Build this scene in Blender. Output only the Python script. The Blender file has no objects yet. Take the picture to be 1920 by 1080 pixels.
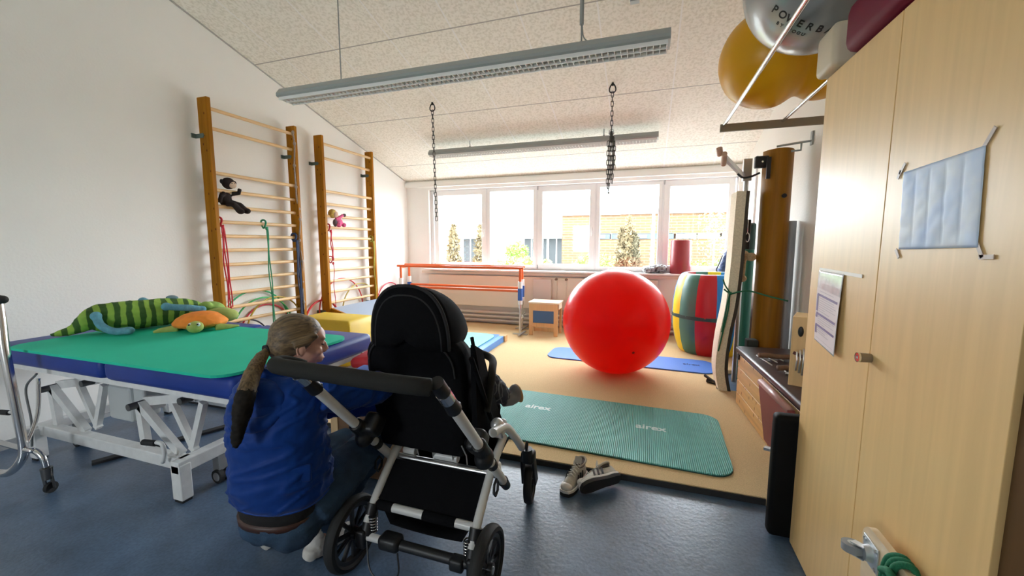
import bpy, bmesh, math, random
from mathutils import Vector, Matrix, Euler, noise
random.seed(7)
S = bpy.context.scene
COL = S.collection
PI = math.pi
V = Vector

# ------------------------------------------------------------------ camera
cam_d = bpy.data.cameras.new('camera')
cam_d.sensor_width = 36.0
cam_d.lens = 36.0 * 752.0 / 1920.0
cam_d.clip_start = 0.03
cam_d.clip_end = 300
cam = bpy.data.objects.new('camera', cam_d)
COL.objects.link(cam)
CAM = V((0.0, 0.0, 1.4))
YAW, PITCH = math.radians(18.354), math.radians(6.298)
cam.location = CAM
cam.rotation_euler = (PI/2 - PITCH, 0.0, YAW)
S.camera = cam

# ------------------------------------------------------------------ world, overcast daylight
w = bpy.data.worlds.new('overcast')
S.world = w
w.use_nodes = True
bgn = w.node_tree.nodes['Background']
bgn.inputs['Color'].default_value = (0.87, 0.945, 1.0, 1)
bgn.inputs['Strength'].default_value = 15.0

S.view_settings.view_transform = 'Standard'
S.view_settings.look = 'None'
S.view_settings.exposure = 0.84
S.view_settings.gamma = 1.0
S.view_settings.use_curve_mapping = False
S.cycles.max_bounces = 12
S.cycles.diffuse_bounces = 8
S.cycles.glossy_bounces = 4
S.cycles.transparent_max_bounces = 12
S.cycles.sample_clamp_indirect = 6.0
S.cycles.use_denoising = True

def portal(loc, size, rot):
    l = bpy.data.lights.new('window_portal', 'AREA')
    l.shape = 'RECTANGLE'; l.size, l.size_y = size
    l.cycles.is_portal = True
    o = bpy.data.objects.new('window_portal', l)
    o.location = loc; o.rotation_euler = rot
    COL.objects.link(o)
portal((-1.2, 6.62, 1.66), (4.8, 1.36), (-PI/2, 0, 0))        # the window band, daylight enters towards -y

portal((-2.3, -2.72, 1.6), (.9, 1.1), (PI/2, 0, 0))          # unseen window added behind the camera to fill the dark foreground

# ------------------------------------------------------------------ materials
MATS = {}
def mat(name, col, rough=0.5, metal=0.0, spec=0.5, noise_=None, bump=None, grain=None, coat=0.0, sheen=0.0, trans=None, col2=None):
    """noise_=(scale, amount) brightness mottling, bump=(scale, strength), grain=(axis, amount) wood figure"""
    if name in MATS: return MATS[name]
    m = bpy.data.materials.new(name); m.use_nodes = True
    nt = m.node_tree; b = nt.nodes['Principled BSDF']
    b.inputs['Base Color'].default_value = (*col, 1)
    b.inputs['Roughness'].default_value = rough
    b.inputs['Metallic'].default_value = metal
    b.inputs['Specular IOR Level'].default_value = spec
    b.inputs['Coat Weight'].default_value = coat
    b.inputs['Sheen Weight'].default_value = sheen
    tc = nt.nodes.new('ShaderNodeTexCoord')
    if noise_ or grain:
        n = nt.nodes.new('ShaderNodeTexNoise'); n.inputs['Detail'].default_value = 5
        mp = nt.nodes.new('ShaderNodeMapping')
        nt.links.new(tc.outputs['Object'], mp.inputs['Vector'])
        nt.links.new(mp.outputs['Vector'], n.inputs['Vector'])
        if grain:
            ax, amt = grain; sc = [28, 28, 28]; sc[ax] = 1.6
            mp.inputs['Scale'].default_value = sc
            n.inputs['Scale'].default_value = 1.0; n.inputs['Distortion'].default_value = 0.6
        else:
            n.inputs['Scale'].default_value = noise_[0]; amt = noise_[1]
        r = nt.nodes.new('ShaderNodeValToRGB')
        c2 = col2 if col2 else tuple(max(0, c*(1-amt)) for c in col)
        c1 = tuple(min(1, c*(1+amt*0.6)) for c in col)
        r.color_ramp.elements[0].position = 0.3; r.color_ramp.elements[0].color = (*c2, 1)
        r.color_ramp.elements[1].position = 0.7; r.color_ramp.elements[1].color = (*c1, 1)
        nt.links.new(n.outputs['Fac'], r.inputs['Fac'])
        nt.links.new(r.outputs['Color'], b.inputs['Base Color'])
    if bump:
        n2 = nt.nodes.new('ShaderNodeTexNoise'); n2.inputs['Scale'].default_value = bump[0]; n2.inputs['Detail'].default_value = 4
        nt.links.new(tc.outputs['Object'], n2.inputs['Vector'])
        bp = nt.nodes.new('ShaderNodeBump'); bp.inputs['Strength'].default_value = bump[1]; bp.inputs['Distance'].default_value = 0.01
        nt.links.new(n2.outputs['Fac'], bp.inputs['Height'])
        nt.links.new(bp.outputs['Normal'], b.inputs['Normal'])
    MATS[name] = m
    return m

def stripe_mat(name, ca, cb, axis_vec, period, rough=0.85, phase=0.0):
    m = bpy.data.materials.new(name); m.use_nodes = True
    nt = m.node_tree; b = nt.nodes['Principled BSDF']; b.inputs['Roughness'].default_value = rough
    tc = nt.nodes.new('ShaderNodeTexCoord')
    d = nt.nodes.new('ShaderNodeVectorMath'); d.operation = 'DOT_PRODUCT'; d.inputs[1].default_value = axis_vec
    nt.links.new(tc.outputs['Object'], d.inputs[0])
    n = nt.nodes.new('ShaderNodeTexNoise'); n.inputs['Scale'].default_value = 9
    nt.links.new(tc.outputs['Object'], n.inputs['Vector'])
    ad = nt.nodes.new('ShaderNodeMath'); ad.operation = 'MULTIPLY_ADD'; ad.inputs[1].default_value = period*0.7; 
    nt.links.new(n.outputs['Fac'], ad.inputs[0]); nt.links.new(d.outputs['Value'], ad.inputs[2])
    mu = nt.nodes.new('ShaderNodeMath'); mu.operation = 'MULTIPLY_ADD'; mu.inputs[1].default_value = 2*PI/period; mu.inputs[2].default_value = phase
    nt.links.new(ad.outputs[0], mu.inputs[0])
    s = nt.nodes.new('ShaderNodeMath'); s.operation = 'SINE'; nt.links.new(mu.outputs[0], s.inputs[0])
    r = nt.nodes.new('ShaderNodeValToRGB')
    r.color_ramp.elements[0].position = 0.42; r.color_ramp.elements[0].color = (*ca, 1)
    r.color_ramp.elements[1].position = 0.58; r.color_ramp.elements[1].color = (*cb, 1)
    m2 = nt.nodes.new('ShaderNodeMath'); m2.operation = 'MULTIPLY_ADD'; m2.inputs[1].default_value = 0.5; m2.inputs[2].default_value = 0.5
    nt.links.new(s.outputs[0], m2.inputs[0]); nt.links.new(m2.outputs[0], r.inputs['Fac'])
    nt.links.new(r.outputs['Color'], b.inputs['Base Color'])
    return m

def glass_mat(name='window_glass', tint=(1, 1, 1), refl=0.05):
    if name in MATS: return MATS[name]
    m = bpy.data.materials.new(name); m.use_nodes = True
    nt = m.node_tree; nt.nodes.clear()
    out = nt.nodes.new('ShaderNodeOutputMaterial'); mix = nt.nodes.new('ShaderNodeMixShader')
    t = nt.nodes.new('ShaderNodeBsdfTransparent'); g = nt.nodes.new('ShaderNodeBsdfGlossy')
    t.inputs['Color'].default_value = (*tint, 1); g.inputs['Roughness'].default_value = 0.03
    mix.inputs[0].default_value = refl
    nt.links.new(t.outputs[0], mix.inputs[1]); nt.links.new(g.outputs[0], mix.inputs[2]); nt.links.new(mix.outputs[0], out.inputs[0])
    MATS[name] = m
    return m

# ------------------------------------------------------------------ object helpers
def tag(o, label=None, cat=None, group=None, kind=None):
    if label: o['label'] = label
    if cat: o['category'] = cat
    if group: o['group'] = group
    if kind: o['kind'] = kind
    return o

def thing(name, label, cat, loc=(0, 0, 0), group=None):
    o = bpy.data.objects.new(name, None); COL.objects.link(o)
    o.location = loc; o.empty_display_size = 0.1
    return tag(o, label, cat, group)

def wloc(o):
    p = V((0, 0, 0))
    while o is not None:
        p += o.location; o = o.parent
    return p

def catmull(pts, n=6, closed=False):
    pts = [V(p) for p in pts]; out = []
    N = len(pts); rng = N if closed else N-1
    for i in range(rng):
        p0 = pts[(i-1) % N] if (closed or i > 0) else pts[0]*2-pts[1]
        p1 = pts[i]; p2 = pts[(i+1) % N]
        p3 = pts[(i+2) % N] if (closed or i+2 < N) else pts[-1]*2-pts[-2]
        for k in range(n):
            t = k/n
            out.append(0.5*((2*p1)+(-p0+p2)*t+(2*p0-5*p1+4*p2-p3)*t*t+(-p0+3*p1-3*p2+p3)*t*t*t))
    if not closed: out.append(pts[-1])
    return out

class B:
    """collects shapes in world coordinates, .obj() links them as one mesh"""
    def __init__(s): s.bm = bmesh.new(); s.mi = 0
    def _add(s, verts, faces):
        vs = [s.bm.verts.new(v) for v in verts]
        for f in faces:
            try:
                fc = s.bm.faces.new([vs[i] for i in f]); fc.material_index = s.mi
            except ValueError: pass
        return vs
    def box(s, c, d, rot=None, bev=0.0, piv=None):
        c = V(c); R = Euler(rot).to_matrix() if rot is not None and not isinstance(rot, Matrix) else (rot if rot is not None else Matrix.Identity(3))
        if bev <= 0:
            vs = []
            for x in (-.5, .5):
                for y in (-.5, .5):
                    for z in (-.5, .5): vs.append(c + R @ V((x*d[0], y*d[1], z*d[2])))
            s._add(vs, [(0, 1, 3, 2), (4, 6, 7, 5), (0, 4, 5, 1), (2, 3, 7, 6), (0, 2, 6, 4), (1, 5, 7, 3)])
        else:
            b2 = bmesh.new(); bmesh.ops.create_cube(b2, size=1.0)
            for v in b2.verts: v.co = V((v.co.x*d[0], v.co.y*d[1], v.co.z*d[2]))
            bmesh.ops.bevel(b2, geom=list(b2.edges), offset=min(bev, min(d)*0.49), segments=3, affect='EDGES', profile=0.5)
            b2.verts.index_update()
            s._add([c + R @ v.co for v in b2.verts], [[v.index for v in f.verts] for f in b2.faces]); b2.free()
        return s
    def bar(s, p0, p1, wd, ht, up=(0, 0, 1), bev=0.0):
        p0, p1 = V(p0), V(p1); x = (p1-p0); L = x.length; x.normalize(); up = V(up)
        y = up.cross(x); 
        if y.length < 1e-4: y = V((0, 1, 0)).cross(x)
        y.normalize(); z = x.cross(y)
        R = Matrix((x, y, z)).transposed()
        return s.box((p0+p1)/2, (L, wd, ht), R, bev)
    def tube(s, pts, r, seg=10, closed=False, cap=True, flat=None):
        pts = [V(p) for p in pts]; N = len(pts)
        rs = r if isinstance(r, (list, tuple)) else [r]*N
        ref = None; rings = []; verts = []
        for i, p in enumerate(pts):
            if closed: t = pts[(i+1) % N]-pts[i-1]
            else: t = pts[min(i+1, N-1)]-pts[max(i-1, 0)]
            if t.length < 1e-9: t = V((0, 0, 1))
            t.normalize()
            if ref is None:
                a = V((0, 0, 1)) if abs(t.z) < .9 else V((1, 0, 0)); ref = (a - t*a.dot(t)).normalized()
            else:
                ref = ref - t*ref.dot(t)
                if ref.length < 1e-6: ref = V((1, 0, 0))
                ref.normalize()
            b = t.cross(ref); ring = []
            for k in range(seg):
                a = 2*PI*k/seg
                ring.append(len(verts)); verts.append(p+(ref*math.cos(a)+b*math.sin(a))*rs[i])
            rings.append(ring)
        faces = []
        for i in range(N if closed else N-1):
            A, C_ = rings[i], rings[(i+1) % N]
            for k in range(seg): faces.append((A[k], A[(k+1) % seg], C_[(k+1) % seg], C_[k]))
        if cap and not closed:
            faces.append(tuple(reversed(rings[0]))); faces.append(tuple(rings[-1]))
        s._add(verts, faces); return s
    def cyl(s, p0, p1, r, r2=None, seg=20): return s.tube([p0, p1], [r, r if r2 is None else r2], seg)
    def lathe(s, o, prof, seg=40, axis=(0, 0, 1), arc=None):
        """prof = [(radius, height)], around axis through o"""
        o = V(o); ax = V(axis).normalized(); a = V((1, 0, 0)) if abs(ax.x) < .9 else V((0, 1, 0))
        u = (a-ax*a.dot(ax)).normalized(); v = ax.cross(u)
        verts = []; n = len(prof)
        for k in range(seg):
            t = 2*PI*k/seg
            for r, h in prof: verts.append(o+ax*h+(u*math.cos(t)+v*math.sin(t))*max(r, 1e-5))
        faces = []
        for k in range(seg):
            k2 = (k+1) % seg
            for j in range(n-1): faces.append((k*n+j, k2*n+j, k2*n+j+1, k*n+j+1))
        s._add(verts, faces); return s
    def ell(s, c, r, R=None, seg=24, rings=14):
        c = V(c); R = R or Matrix.Identity(3)
        if not isinstance(r, (list, tuple)): r = (r, r, r)
        verts = [c+R @ V((0, 0, r[2]))]
        for i in range(1, rings):
            p = PI*i/rings
            for k in range(seg):
                t = 2*PI*k/seg
                verts.append(c+R @ V((r[0]*math.sin(p)*math.cos(t), r[1]*math.sin(p)*math.sin(t), r[2]*math.cos(p))))
        verts.append(c+R @ V((0, 0, -r[2]))); faces = []
        for k in range(seg): faces.append((0, 1+k, 1+(k+1) % seg))
        for i in range(rings-2):
            for k in range(seg):
                a = 1+i*seg; faces.append((a+k, a+seg+k, a+seg+(k+1) % seg, a+(k+1) % seg))
        a = 1+(rings-2)*seg; L = len(verts)-1
        for k in range(seg): faces.append((L, a+(k+1) % seg, a+k))
        s._add(verts, faces); return s
    def prism(s, pts, ext):
        """closed outline (list of points) extruded by vector ext"""
        pts = [V(p) for p in pts]; ext = V(ext); n = len(pts)
        s._add(pts+[p+ext for p in pts], [tuple(reversed(range(n))), tuple(range(n, 2*n))]+[(i, (i+1) % n, n+(i+1) % n, n+i) for i in range(n)])
        return s
    def loft(s, rings, closed=True, cap=True):
        n = len(rings[0]); verts = [V(p) for r in rings for p in r]; faces = []
        for i in range(len(rings)-1):
            for k in range(n if closed else n-1):
                k2 = (k+1) % n; faces.append((i*n+k, i*n+k2, (i+1)*n+k2, (i+1)*n+k))
        if cap and closed: faces.append(tuple(reversed(range(n)))); faces.append(tuple(range((len(rings)-1)*n, len(rings)*n)))
        s._add(verts, faces); return s
    def obj(s, name, m, parent=None, smooth=False, label=None, loc=None):
        bmesh.ops.recalc_face_normals(s.bm, faces=s.bm.faces[:])
        me = bpy.data.meshes.new(name)
        o = bpy.data.objects.new(name, me); COL.objects.link(o)
        if parent is not None: o.parent = parent; off = wloc(parent)
        else: off = V((0, 0, 0))
        if loc is not None: o.location = V(loc)-off; off = V(loc)
        for v in s.bm.verts: v.co = v.co-off
        s.bm.to_mesh(me); s.bm.free()
        for mm in (m if isinstance(m, (list, tuple)) else [m]): me.materials.append(mm)
        if smooth:
            me.polygons.foreach_set('use_smooth', [True]*len(me.polygons))
            if smooth == 'auto':
                try: me.set_sharp_from_angle(angle=math.radians(38))
                except Exception: pass
        if label: o['label'] = label
        return o

def bake(o):
    dg = bpy.context.evaluated_depsgraph_get(); dg.update()
    me = bpy.data.meshes.new_from_object(o.evaluated_get(dg))
    o.modifiers.clear(); old = o.data; o.data = me
    me.polygons.foreach_set('use_smooth', [True]*len(me.polygons))
    return o

def fuse(o, voxel=0.008, smooth=4, wrinkle=None, wscale=0.1, fold=None):
    """weld the overlapping solids of a mesh into one continuous skin"""
    m = o.modifiers.new('r', 'REMESH'); m.mode = 'VOXEL'; m.voxel_size = voxel
    if smooth:
        sm = o.modifiers.new('s', 'SMOOTH'); sm.factor = 0.5; sm.iterations = smooth
    bake(o)
    if wrinkle:
        for v in o.data.vertices:
            p = v.co/wscale
            if fold:      # long soft folds running along the fold direction
                fd = V(fold).normalized(); al = p.dot(fd); p = (p-fd*al)*1.15+fd*al*.42
            h = noise.noise(V((p.x, p.y, p.z*1.6)))+0.5*noise.noise(p*2.3)
            r = 1-abs(noise.noise(V((p.x*.8+7, p.y*.8, p.z*1.9))))*2
            v.co += v.normal*(h*0.5+max(0, r-.55)*1.2)*wrinkle
    return o

def text_mesh(name, s, size, m, parent, loc, R, depth=0.0006, label=None):
    cu = bpy.data.curves.new(name, 'FONT'); cu.body = s; cu.size = size; cu.extrude = depth; cu.offset = size*.022; cu.align_x = 'CENTER'; cu.align_y = 'CENTER'
    t = bpy.data.objects.new(name, cu); COL.objects.link(t)
    dg = bpy.context.evaluated_depsgraph_get(); me = bpy.data.meshes.new_from_object(t.evaluated_get(dg))
    bpy.data.objects.remove(t)
    o = bpy.data.objects.new(name, me); COL.objects.link(o); me.materials.append(m)
    off = wloc(parent) if parent else V((0, 0, 0))
    me.transform(Matrix.Translation(V(loc)-off) @ R.to_4x4())
    if parent: o.parent = parent
    if label: o['label'] = label
    return o

def frame(x, y):  # 3x3 from x and approx y axes
    x = V(x).normalized(); y = V(y); y = (y-x*y.dot(x)).normalized(); z = x.cross(y)
    return Matrix((x, y, z)).transposed()

def rrect(cx, cy, w_, h_, r, z, seg=6, rot=0.0):
    pts = []
    for (sx, sy, a0) in ((1, 1, 0), (-1, 1, PI/2), (-1, -1, PI), (1, -1, 1.5*PI)):
        for k in range(seg+1):
            a = a0+PI/2*k/seg
            x = sx*(w_/2-r)+r*math.cos(a); y = sy*(h_/2-r)+r*math.sin(a)
            pts.append(V((cx+x*math.cos(rot)-y*math.sin(rot), cy+x*math.sin(rot)+y*math.cos(rot), z)))
    return pts

def struct(name, b, m, smooth=False, parent=None, label=None):
    o = b.obj(name, m, parent, smooth)
    if parent is None: o['kind'] = 'structure'
    if label: o['label'] = label
    return o

# ------------------------------------------------------------------ shared materials
WHITE = mat('wall_paint', (0.86, 0.85, 0.82), 0.75, bump=(60, 0.15), noise_=(1.2, 0.03))
FRAMEW = mat('white_plastic', (0.85, 0.86, 0.86), 0.3)
WMETAL = mat('white_enamel', (0.75, 0.76, 0.75), 0.3, noise_=(20, 0.08))
BLACK = mat('black_plastic', (0.008, 0.008, 0.009), 0.45)
BFAB = mat('black_fabric', (0.006, 0.006, 0.007), 0.95, spec=0.1, bump=(400, 0.15))
CHROME = mat('chrome', (0.75, 0.75, 0.75), 0.18, 1.0)
STEEL = mat('brushed_steel', (0.55, 0.55, 0.54), 0.35, 1.0)
GREY = mat('grey_metal', (0.30, 0.32, 0.31), 0.45)
def knots(m, ua, va, sc, mx_=(1, 1), hi=.17):
    nt = m.node_tree; bs = nt.nodes['Principled BSDF']; tc = nt.nodes.new('ShaderNodeTexCoord'); sp = nt.nodes.new('ShaderNodeSeparateXYZ'); cb = nt.nodes.new('ShaderNodeCombineXYZ')
    nt.links.new(tc.outputs['Object'], sp.inputs[0])
    for i, (a, k) in enumerate(((ua, mx_[0]), (va, mx_[1]))):
        mu = nt.nodes.new('ShaderNodeMath'); mu.operation = 'MULTIPLY'; mu.inputs[1].default_value = k; nt.links.new(sp.outputs[a], mu.inputs[0]); nt.links.new(mu.outputs[0], cb.inputs[i])
    vo = nt.nodes.new('ShaderNodeTexVoronoi'); vo.voronoi_dimensions = '2D'; vo.inputs['Scale'].default_value = sc; nt.links.new(cb.outputs[0], vo.inputs['Vector'])
    rr = nt.nodes.new('ShaderNodeValToRGB'); rr.color_ramp.elements[0].position = hi*.35; rr.color_ramp.elements[0].color = (.30, .11, .03, 1); rr.color_ramp.elements[1].position = hi; nt.links.new(vo.outputs['Distance'], rr.inputs[0])
    mm = nt.nodes.new('ShaderNodeMixRGB'); mm.blend_type = 'MULTIPLY'; mm.inputs[0].default_value = 1
    nt.links.new(bs.inputs['Base Color'].links[0].from_socket, mm.inputs[1]); nt.links.new(rr.outputs[0], mm.inputs[2]); nt.links.new(mm.outputs[0], bs.inputs['Base Color'])
RUBBER = mat('rubber', (0.012, 0.012, 0.012), 0.7)
BARWOOD = mat('varnished_pine', (0.35, 0.14, 0.004), 0.5, grain=(2, 0.25), spec=.15)
RUNG = mat('pale_beech_rung', (0.72, 0.48, 0.24), 0.42, grain=(1, 0.2))
knots(BARWOOD, 0, 2, 5.5, (1.6, 1), .085)
BEECH = mat('beech', (0.62, 0.42, 0.22), 0.42, grain=(2, 0.12))
# ================================================================== THE ROOM
XL, XR, YB, YF = -4.12, 1.27, 6.40, -2.6
SL = 0.29
def zc(y): return 2.50+SL*(YB-y)
fl = mat('blue_vinyl', (0.092, 0.148, 0.235), 0.33, noise_=(6, 0.25), bump=(45, 0.12), spec=0.75)
# marbled vinyl: second fine speckle
nt = fl.node_tree
bs = nt.nodes['Principled BSDF']
n = nt.nodes.new('ShaderNodeTexNoise'); n.inputs['Scale'].default_value = 70; n.inputs['Detail'].default_value = 6
tc = nt.nodes.new('ShaderNodeTexCoord'); nt.links.new(tc.outputs['Object'], n.inputs['Vector'])
mx = nt.nodes.new('ShaderNodeMixRGB'); mx.blend_type = 'MULTIPLY'; mx.inputs[0].default_value = 0.6
r = nt.nodes.new('ShaderNodeValToRGB'); r.color_ramp.elements[0].position = .35; r.color_ramp.elements[0].color = (.55, .57, .6, 1); r.color_ramp.elements[1].position = .62
old = bs.inputs['Base Color'].links[0].from_socket
nt.links.new(n.outputs['Fac'], r.inputs[0]); nt.links.new(old, mx.inputs[1]); nt.links.new(r.outputs[0], mx.inputs[2]); nt.links.new(mx.outputs[0], bs.inputs['Base Color'])
b = B(); b.box(((XL+XR)/2, (YB+YF)/2, -0.05), (XR-XL+.4, YB-YF+.4, 0.10)); struct('floor', b, fl)

def wall_yz(name, x0, x1, m):     # side wall following the sloping ceiling
    b = B(); top = 0.0
    b.prism([(x0, YF, 0), (x0, YB+.2, 0), (x0, YB+.2, zc(YB+.2)+top), (x0, YF, zc(YF)+top)], (x1-x0, 0, 0)); return struct(name, b, m)
wall_yz('wall_left', XL-0.2, XL, WHITE)
wall_yz('wall_right', XR, XR+0.2, mat('wall_paint_right', (0.78, 0.75, 0.69), 0.75, bump=(60, 0.2)))
# window wall with one long opening
OX0, OX1, OZ0, OZ1 = -3.68, 1.20, 0.965, 2.34
b = B()
b.box(((XL+OX0)/2, YB+.1, 1.25), (OX0-XL, .2, 2.5)); b.box(((XR+OX1)/2, YB+.1, 1.25), (XR-OX1, .2, 2.5))
b.box(((OX0+OX1)/2, YB+.1, OZ0/2), (OX1-OX0, .2, OZ0)); b.box(((OX0+OX1)/2, YB+.1, (OZ1+2.5)/2), (OX1-OX0, .2, 2.5-OZ1))
struct('wall_back', b, WHITE)
b = B(); zf = zc(YF); wa, wb = -2.75, -1.85
b.box(((XL+wa)/2, YF-.1, zf/2), (wa-XL, .2, zf)); b.box(((wb+XR)/2, YF-.1, zf/2), (XR-wb, .2, zf)); b.box((-2.3, YF-.1, .525), (.9, .2, 1.05)); b.box((-2.3, YF-.1, (2.15+zf)/2), (.9, .2, zf-2.15)); struct('wall_front', b, WHITE)
b = B()
for x in (-2.72, -1.88): b.box((x, YF-.1, 1.6), (.06, .07, 1.1))
for z in (1.08, 2.12): b.box((-2.3, YF-.1, z), (.9, .068, .06))
wf = struct('window_6', b, FRAMEW); g = B(); g.box((-2.3, YF-.1, 1.6), (.8, .006, 1.0)); g.obj('pane', glass_mat(), wf)  # added window, out of view, lets in daylight to lift the foreground
# ceiling: mineral-fibre panels, joints every 0.65 m across and 1.22 m down the slope
cm = mat('ceiling_panels', (0.80, 0.78, 0.74), 0.9)
nt = cm.node_tree; bs = nt.nodes['Principled BSDF']
tc = nt.nodes.new('ShaderNodeTexCoord'); sp = nt.nodes.new('ShaderNodeSeparateXYZ'); nt.links.new(tc.outputs['Object'], sp.inputs[0])
def joint(sock, off, per, wd):
    a = nt.nodes.new('ShaderNodeMath'); a.operation = 'ADD'; a.inputs[1].default_value = off; nt.links.new(sock, a.inputs[0])
    m_ = nt.nodes.new('ShaderNodeMath'); m_.operation = 'PINGPONG'; m_.inputs[1].default_value = per/2; nt.links.new(a.outputs[0], m_.inputs[0])
    l = nt.nodes.new('ShaderNodeMath'); l.operation = 'LESS_THAN'; l.inputs[1].default_value = wd; nt.links.new(m_.outputs[0], l.inputs[0]); return l.outputs[0]
jx = joint(sp.outputs[0], 1.09, 0.65, 0.007); jy = joint(sp.outputs[1], -3.50, 1.17, 0.006)
n = nt.nodes.new('ShaderNodeTexNoise'); n.inputs['Scale'].default_value = 42; n.inputs['Detail'].default_value = 3; nt.links.new(tc.outputs['Object'], n.inputs['Vector'])
r = nt.nodes.new('ShaderNodeValToRGB'); r.color_ramp.elements[0].position = .38; r.color_ramp.elements[0].color = (.76, .73, .64, 1); r.color_ramp.elements[1].position = .55; r.color_ramp.elements[1].color = (.90, .87, .79, 1)
nt.links.new(n.outputs['Fac'], r.inputs[0])
m1 = nt.nodes.new('ShaderNodeMixRGB'); m1.inputs[2].default_value = (.9, .89, .86, 1); nt.links.new(jx, m1.inputs[0]); nt.links.new(r.outputs[0], m1.inputs[1])
m2 = nt.nodes.new('ShaderNodeMixRGB'); m2.inputs[2].default_value = (.42, .40, .37, 1); nt.links.new(jy, m2.inputs[0]); nt.links.new(m1.outputs[0], m2.inputs[1])
nt.links.new(m2.outputs[0], bs.inputs['Base Color'])
bp = nt.nodes.new('ShaderNodeBump'); bp.inputs['Strength'].default_value = .35; bp.inputs['Distance'].default_value = .01
nt.links.new(r.outputs[0], bp.inputs['Height']); nt.links.new(bp.outputs[0], bs.inputs['Normal'])
b = B(); b.prism([(XL-.2, YF-.2, zc(YF-.2)), (XL-.2, YB+.2, zc(YB+.2)), (XL-.2, YB+.2, zc(YB+.2)+.12), (XL-.2, YF-.2, zc(YF-.2)+.12)], (XR-XL+.4, 0, 0)); struct('ceiling', b, cm)

# trims
b = B(); b.box(((XL+XR)/2, YB-.035, 2.425), (XR-XL-.02, .07, .075)); b.box(((XL+XR)/2, YB-.02, 2.475), (XR-XL-.02, .04, .03)); struct('trim_1', b, mat('trim_paint', (.84, .83, .79), .5))
b = B(); b.box(((OX0+OX1)/2, 6.36, OZ0-.0125), (OX1-OX0+.04, .30, .025), bev=.004); struct('trim_2', b, mat('sill_stone', (.82, .80, .77), .35))
b = B(); b.bar((XL+.004, YF, zc(YF)-.008), (XL+.004, YB-.08, zc(YB-.08)-.008), .008, .012); struct('trim_3', b, mat('shadow_gap_grey', (.45, .44, .42), .6))
b = B(); b.box((XR-.012, 5.75, 1.26), (.022, .05, 2.42)); struct('trim_4', b, FRAMEW)
b = B(); b.box((XL+.008, (YF+2.3)/2, .03), (.016, 2.3-YF, .06)); struct('baseboard_left', b, mat('baseboard_grey', (.35, .36, .37), .5))

# windows: five framed lights
DX = [-3.62, -2.60, -1.715, -0.76, 0.222, 1.185]
ZB, ZT = 0.985, 2.325
for i in range(5):
    x0, x1 = DX[i]+.012, DX[i+1]-.012
    sash = i in (0, 2, 4)
    fw = .085 if sash else .05
    yy = 6.50
    b = B()
    for (c, d) in (((x0+fw/2, yy, (ZB+ZT)/2), (fw, .07, ZT-ZB)), ((x1-fw/2, yy, (ZB+ZT)/2), (fw, .07, ZT-ZB)),
                   (((x0+x1)/2, yy, ZB+fw/2), (x1-x0, .068, fw)), (((x0+x1)/2, yy, ZT-fw/2), (x1-x0, .068, fw))):
        b.box(c, d, bev=.006)
    if sash: b.box(((x0+x1)/2, yy+.02, ZB-.012), (x1-x0, .03, .02))
    wf = struct('window_%d' % (i+1), b, FRAMEW, label=['tilting white window light beside the left wall', 'fixed white window light right of the leftmost sash', 'middle sash of the window band with upright handle', 'fixed window light behind the hanging bunched chain', 'rightmost sash of the window band behind the maroon roll'][i])
    g = B(); g.box(((x0+x1)/2, yy+.012, (ZB+ZT)/2), (x1-x0-2*fw+.01, .006, ZT-ZB-2*fw+.01)); g.obj('pane', glass_mat(), wf)
    if sash:
        hx = x1-fw*.5 if i != 4 else x1-fw*.5
        h = B(); h.box((hx, yy-.042, 1.63), (.026, .012, .065), bev=.003); h.bar((hx, yy-.058, 1.64), (hx, yy-.06, 1.52), .018, .012, up=(0, 1, 0), bev=.003); h.cyl((hx, yy-.04, 1.64), (hx, yy-.06, 1.64), .009, seg=12)
        h.obj('window_handle', mat('handle_white', (.8, .8, .78), .3), wf)
        hg = B()
        for zz in (1.02, 2.30): hg.cyl((x0+.004 if i < 4 else x0+.0, yy-.045, zz-.03), (x0+.004, yy-.045, zz+.03), .008, seg=8)
        hg.obj('hinge', GREY, wf)
b = B()
for x in DX[1:-1]: b.box((x, 6.51, (ZB+ZT)/2), (.026, .09, ZT-ZB))
b.box((OX0+.03, 6.51, (ZB+ZT)/2), (.055, .09, OZ1-OZ0)); b.box((OX1-.006, 6.51, (ZB+ZT)/2), (.012, .09, OZ1-OZ0)); b.box(((OX0+OX1)/2, 6.51, 2.333), (OX1-OX0, .09, .014)); b.box(((OX0+OX1)/2, 6.51, .975), (OX1-OX0, .09, .02))
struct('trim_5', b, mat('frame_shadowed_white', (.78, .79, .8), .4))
# carpet platform
cp = mat('tan_carpet', (0.70, 0.53, 0.30), 0.95, spec=.2, noise_=(180, 0.16), bump=(260, 0.5))
b = B(); b.prism([(-4.10, 2.35, .003), (.66, 2.35, .003), (.665, 2.15, .003), (.84, 2.15, .003), (.84, 4.07, .003), (.68, 4.07, .003), (.75, 4.72, .003), (1.25, 4.76, .003), (1.25, 6.38, .003), (-4.10, 6.38, .003)], (0, 0, .037))
o = b.obj('carpet', cp); tag(o, 'tan carpet platform covering the window half of the blue floor', 'carpet')
e = B(); e.box((-1.72, 2.344, .018), (4.76, .008, .034)); e.obj('edge_strip', mat('dark_edge', (.02, .02, .022), .7), o)

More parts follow.
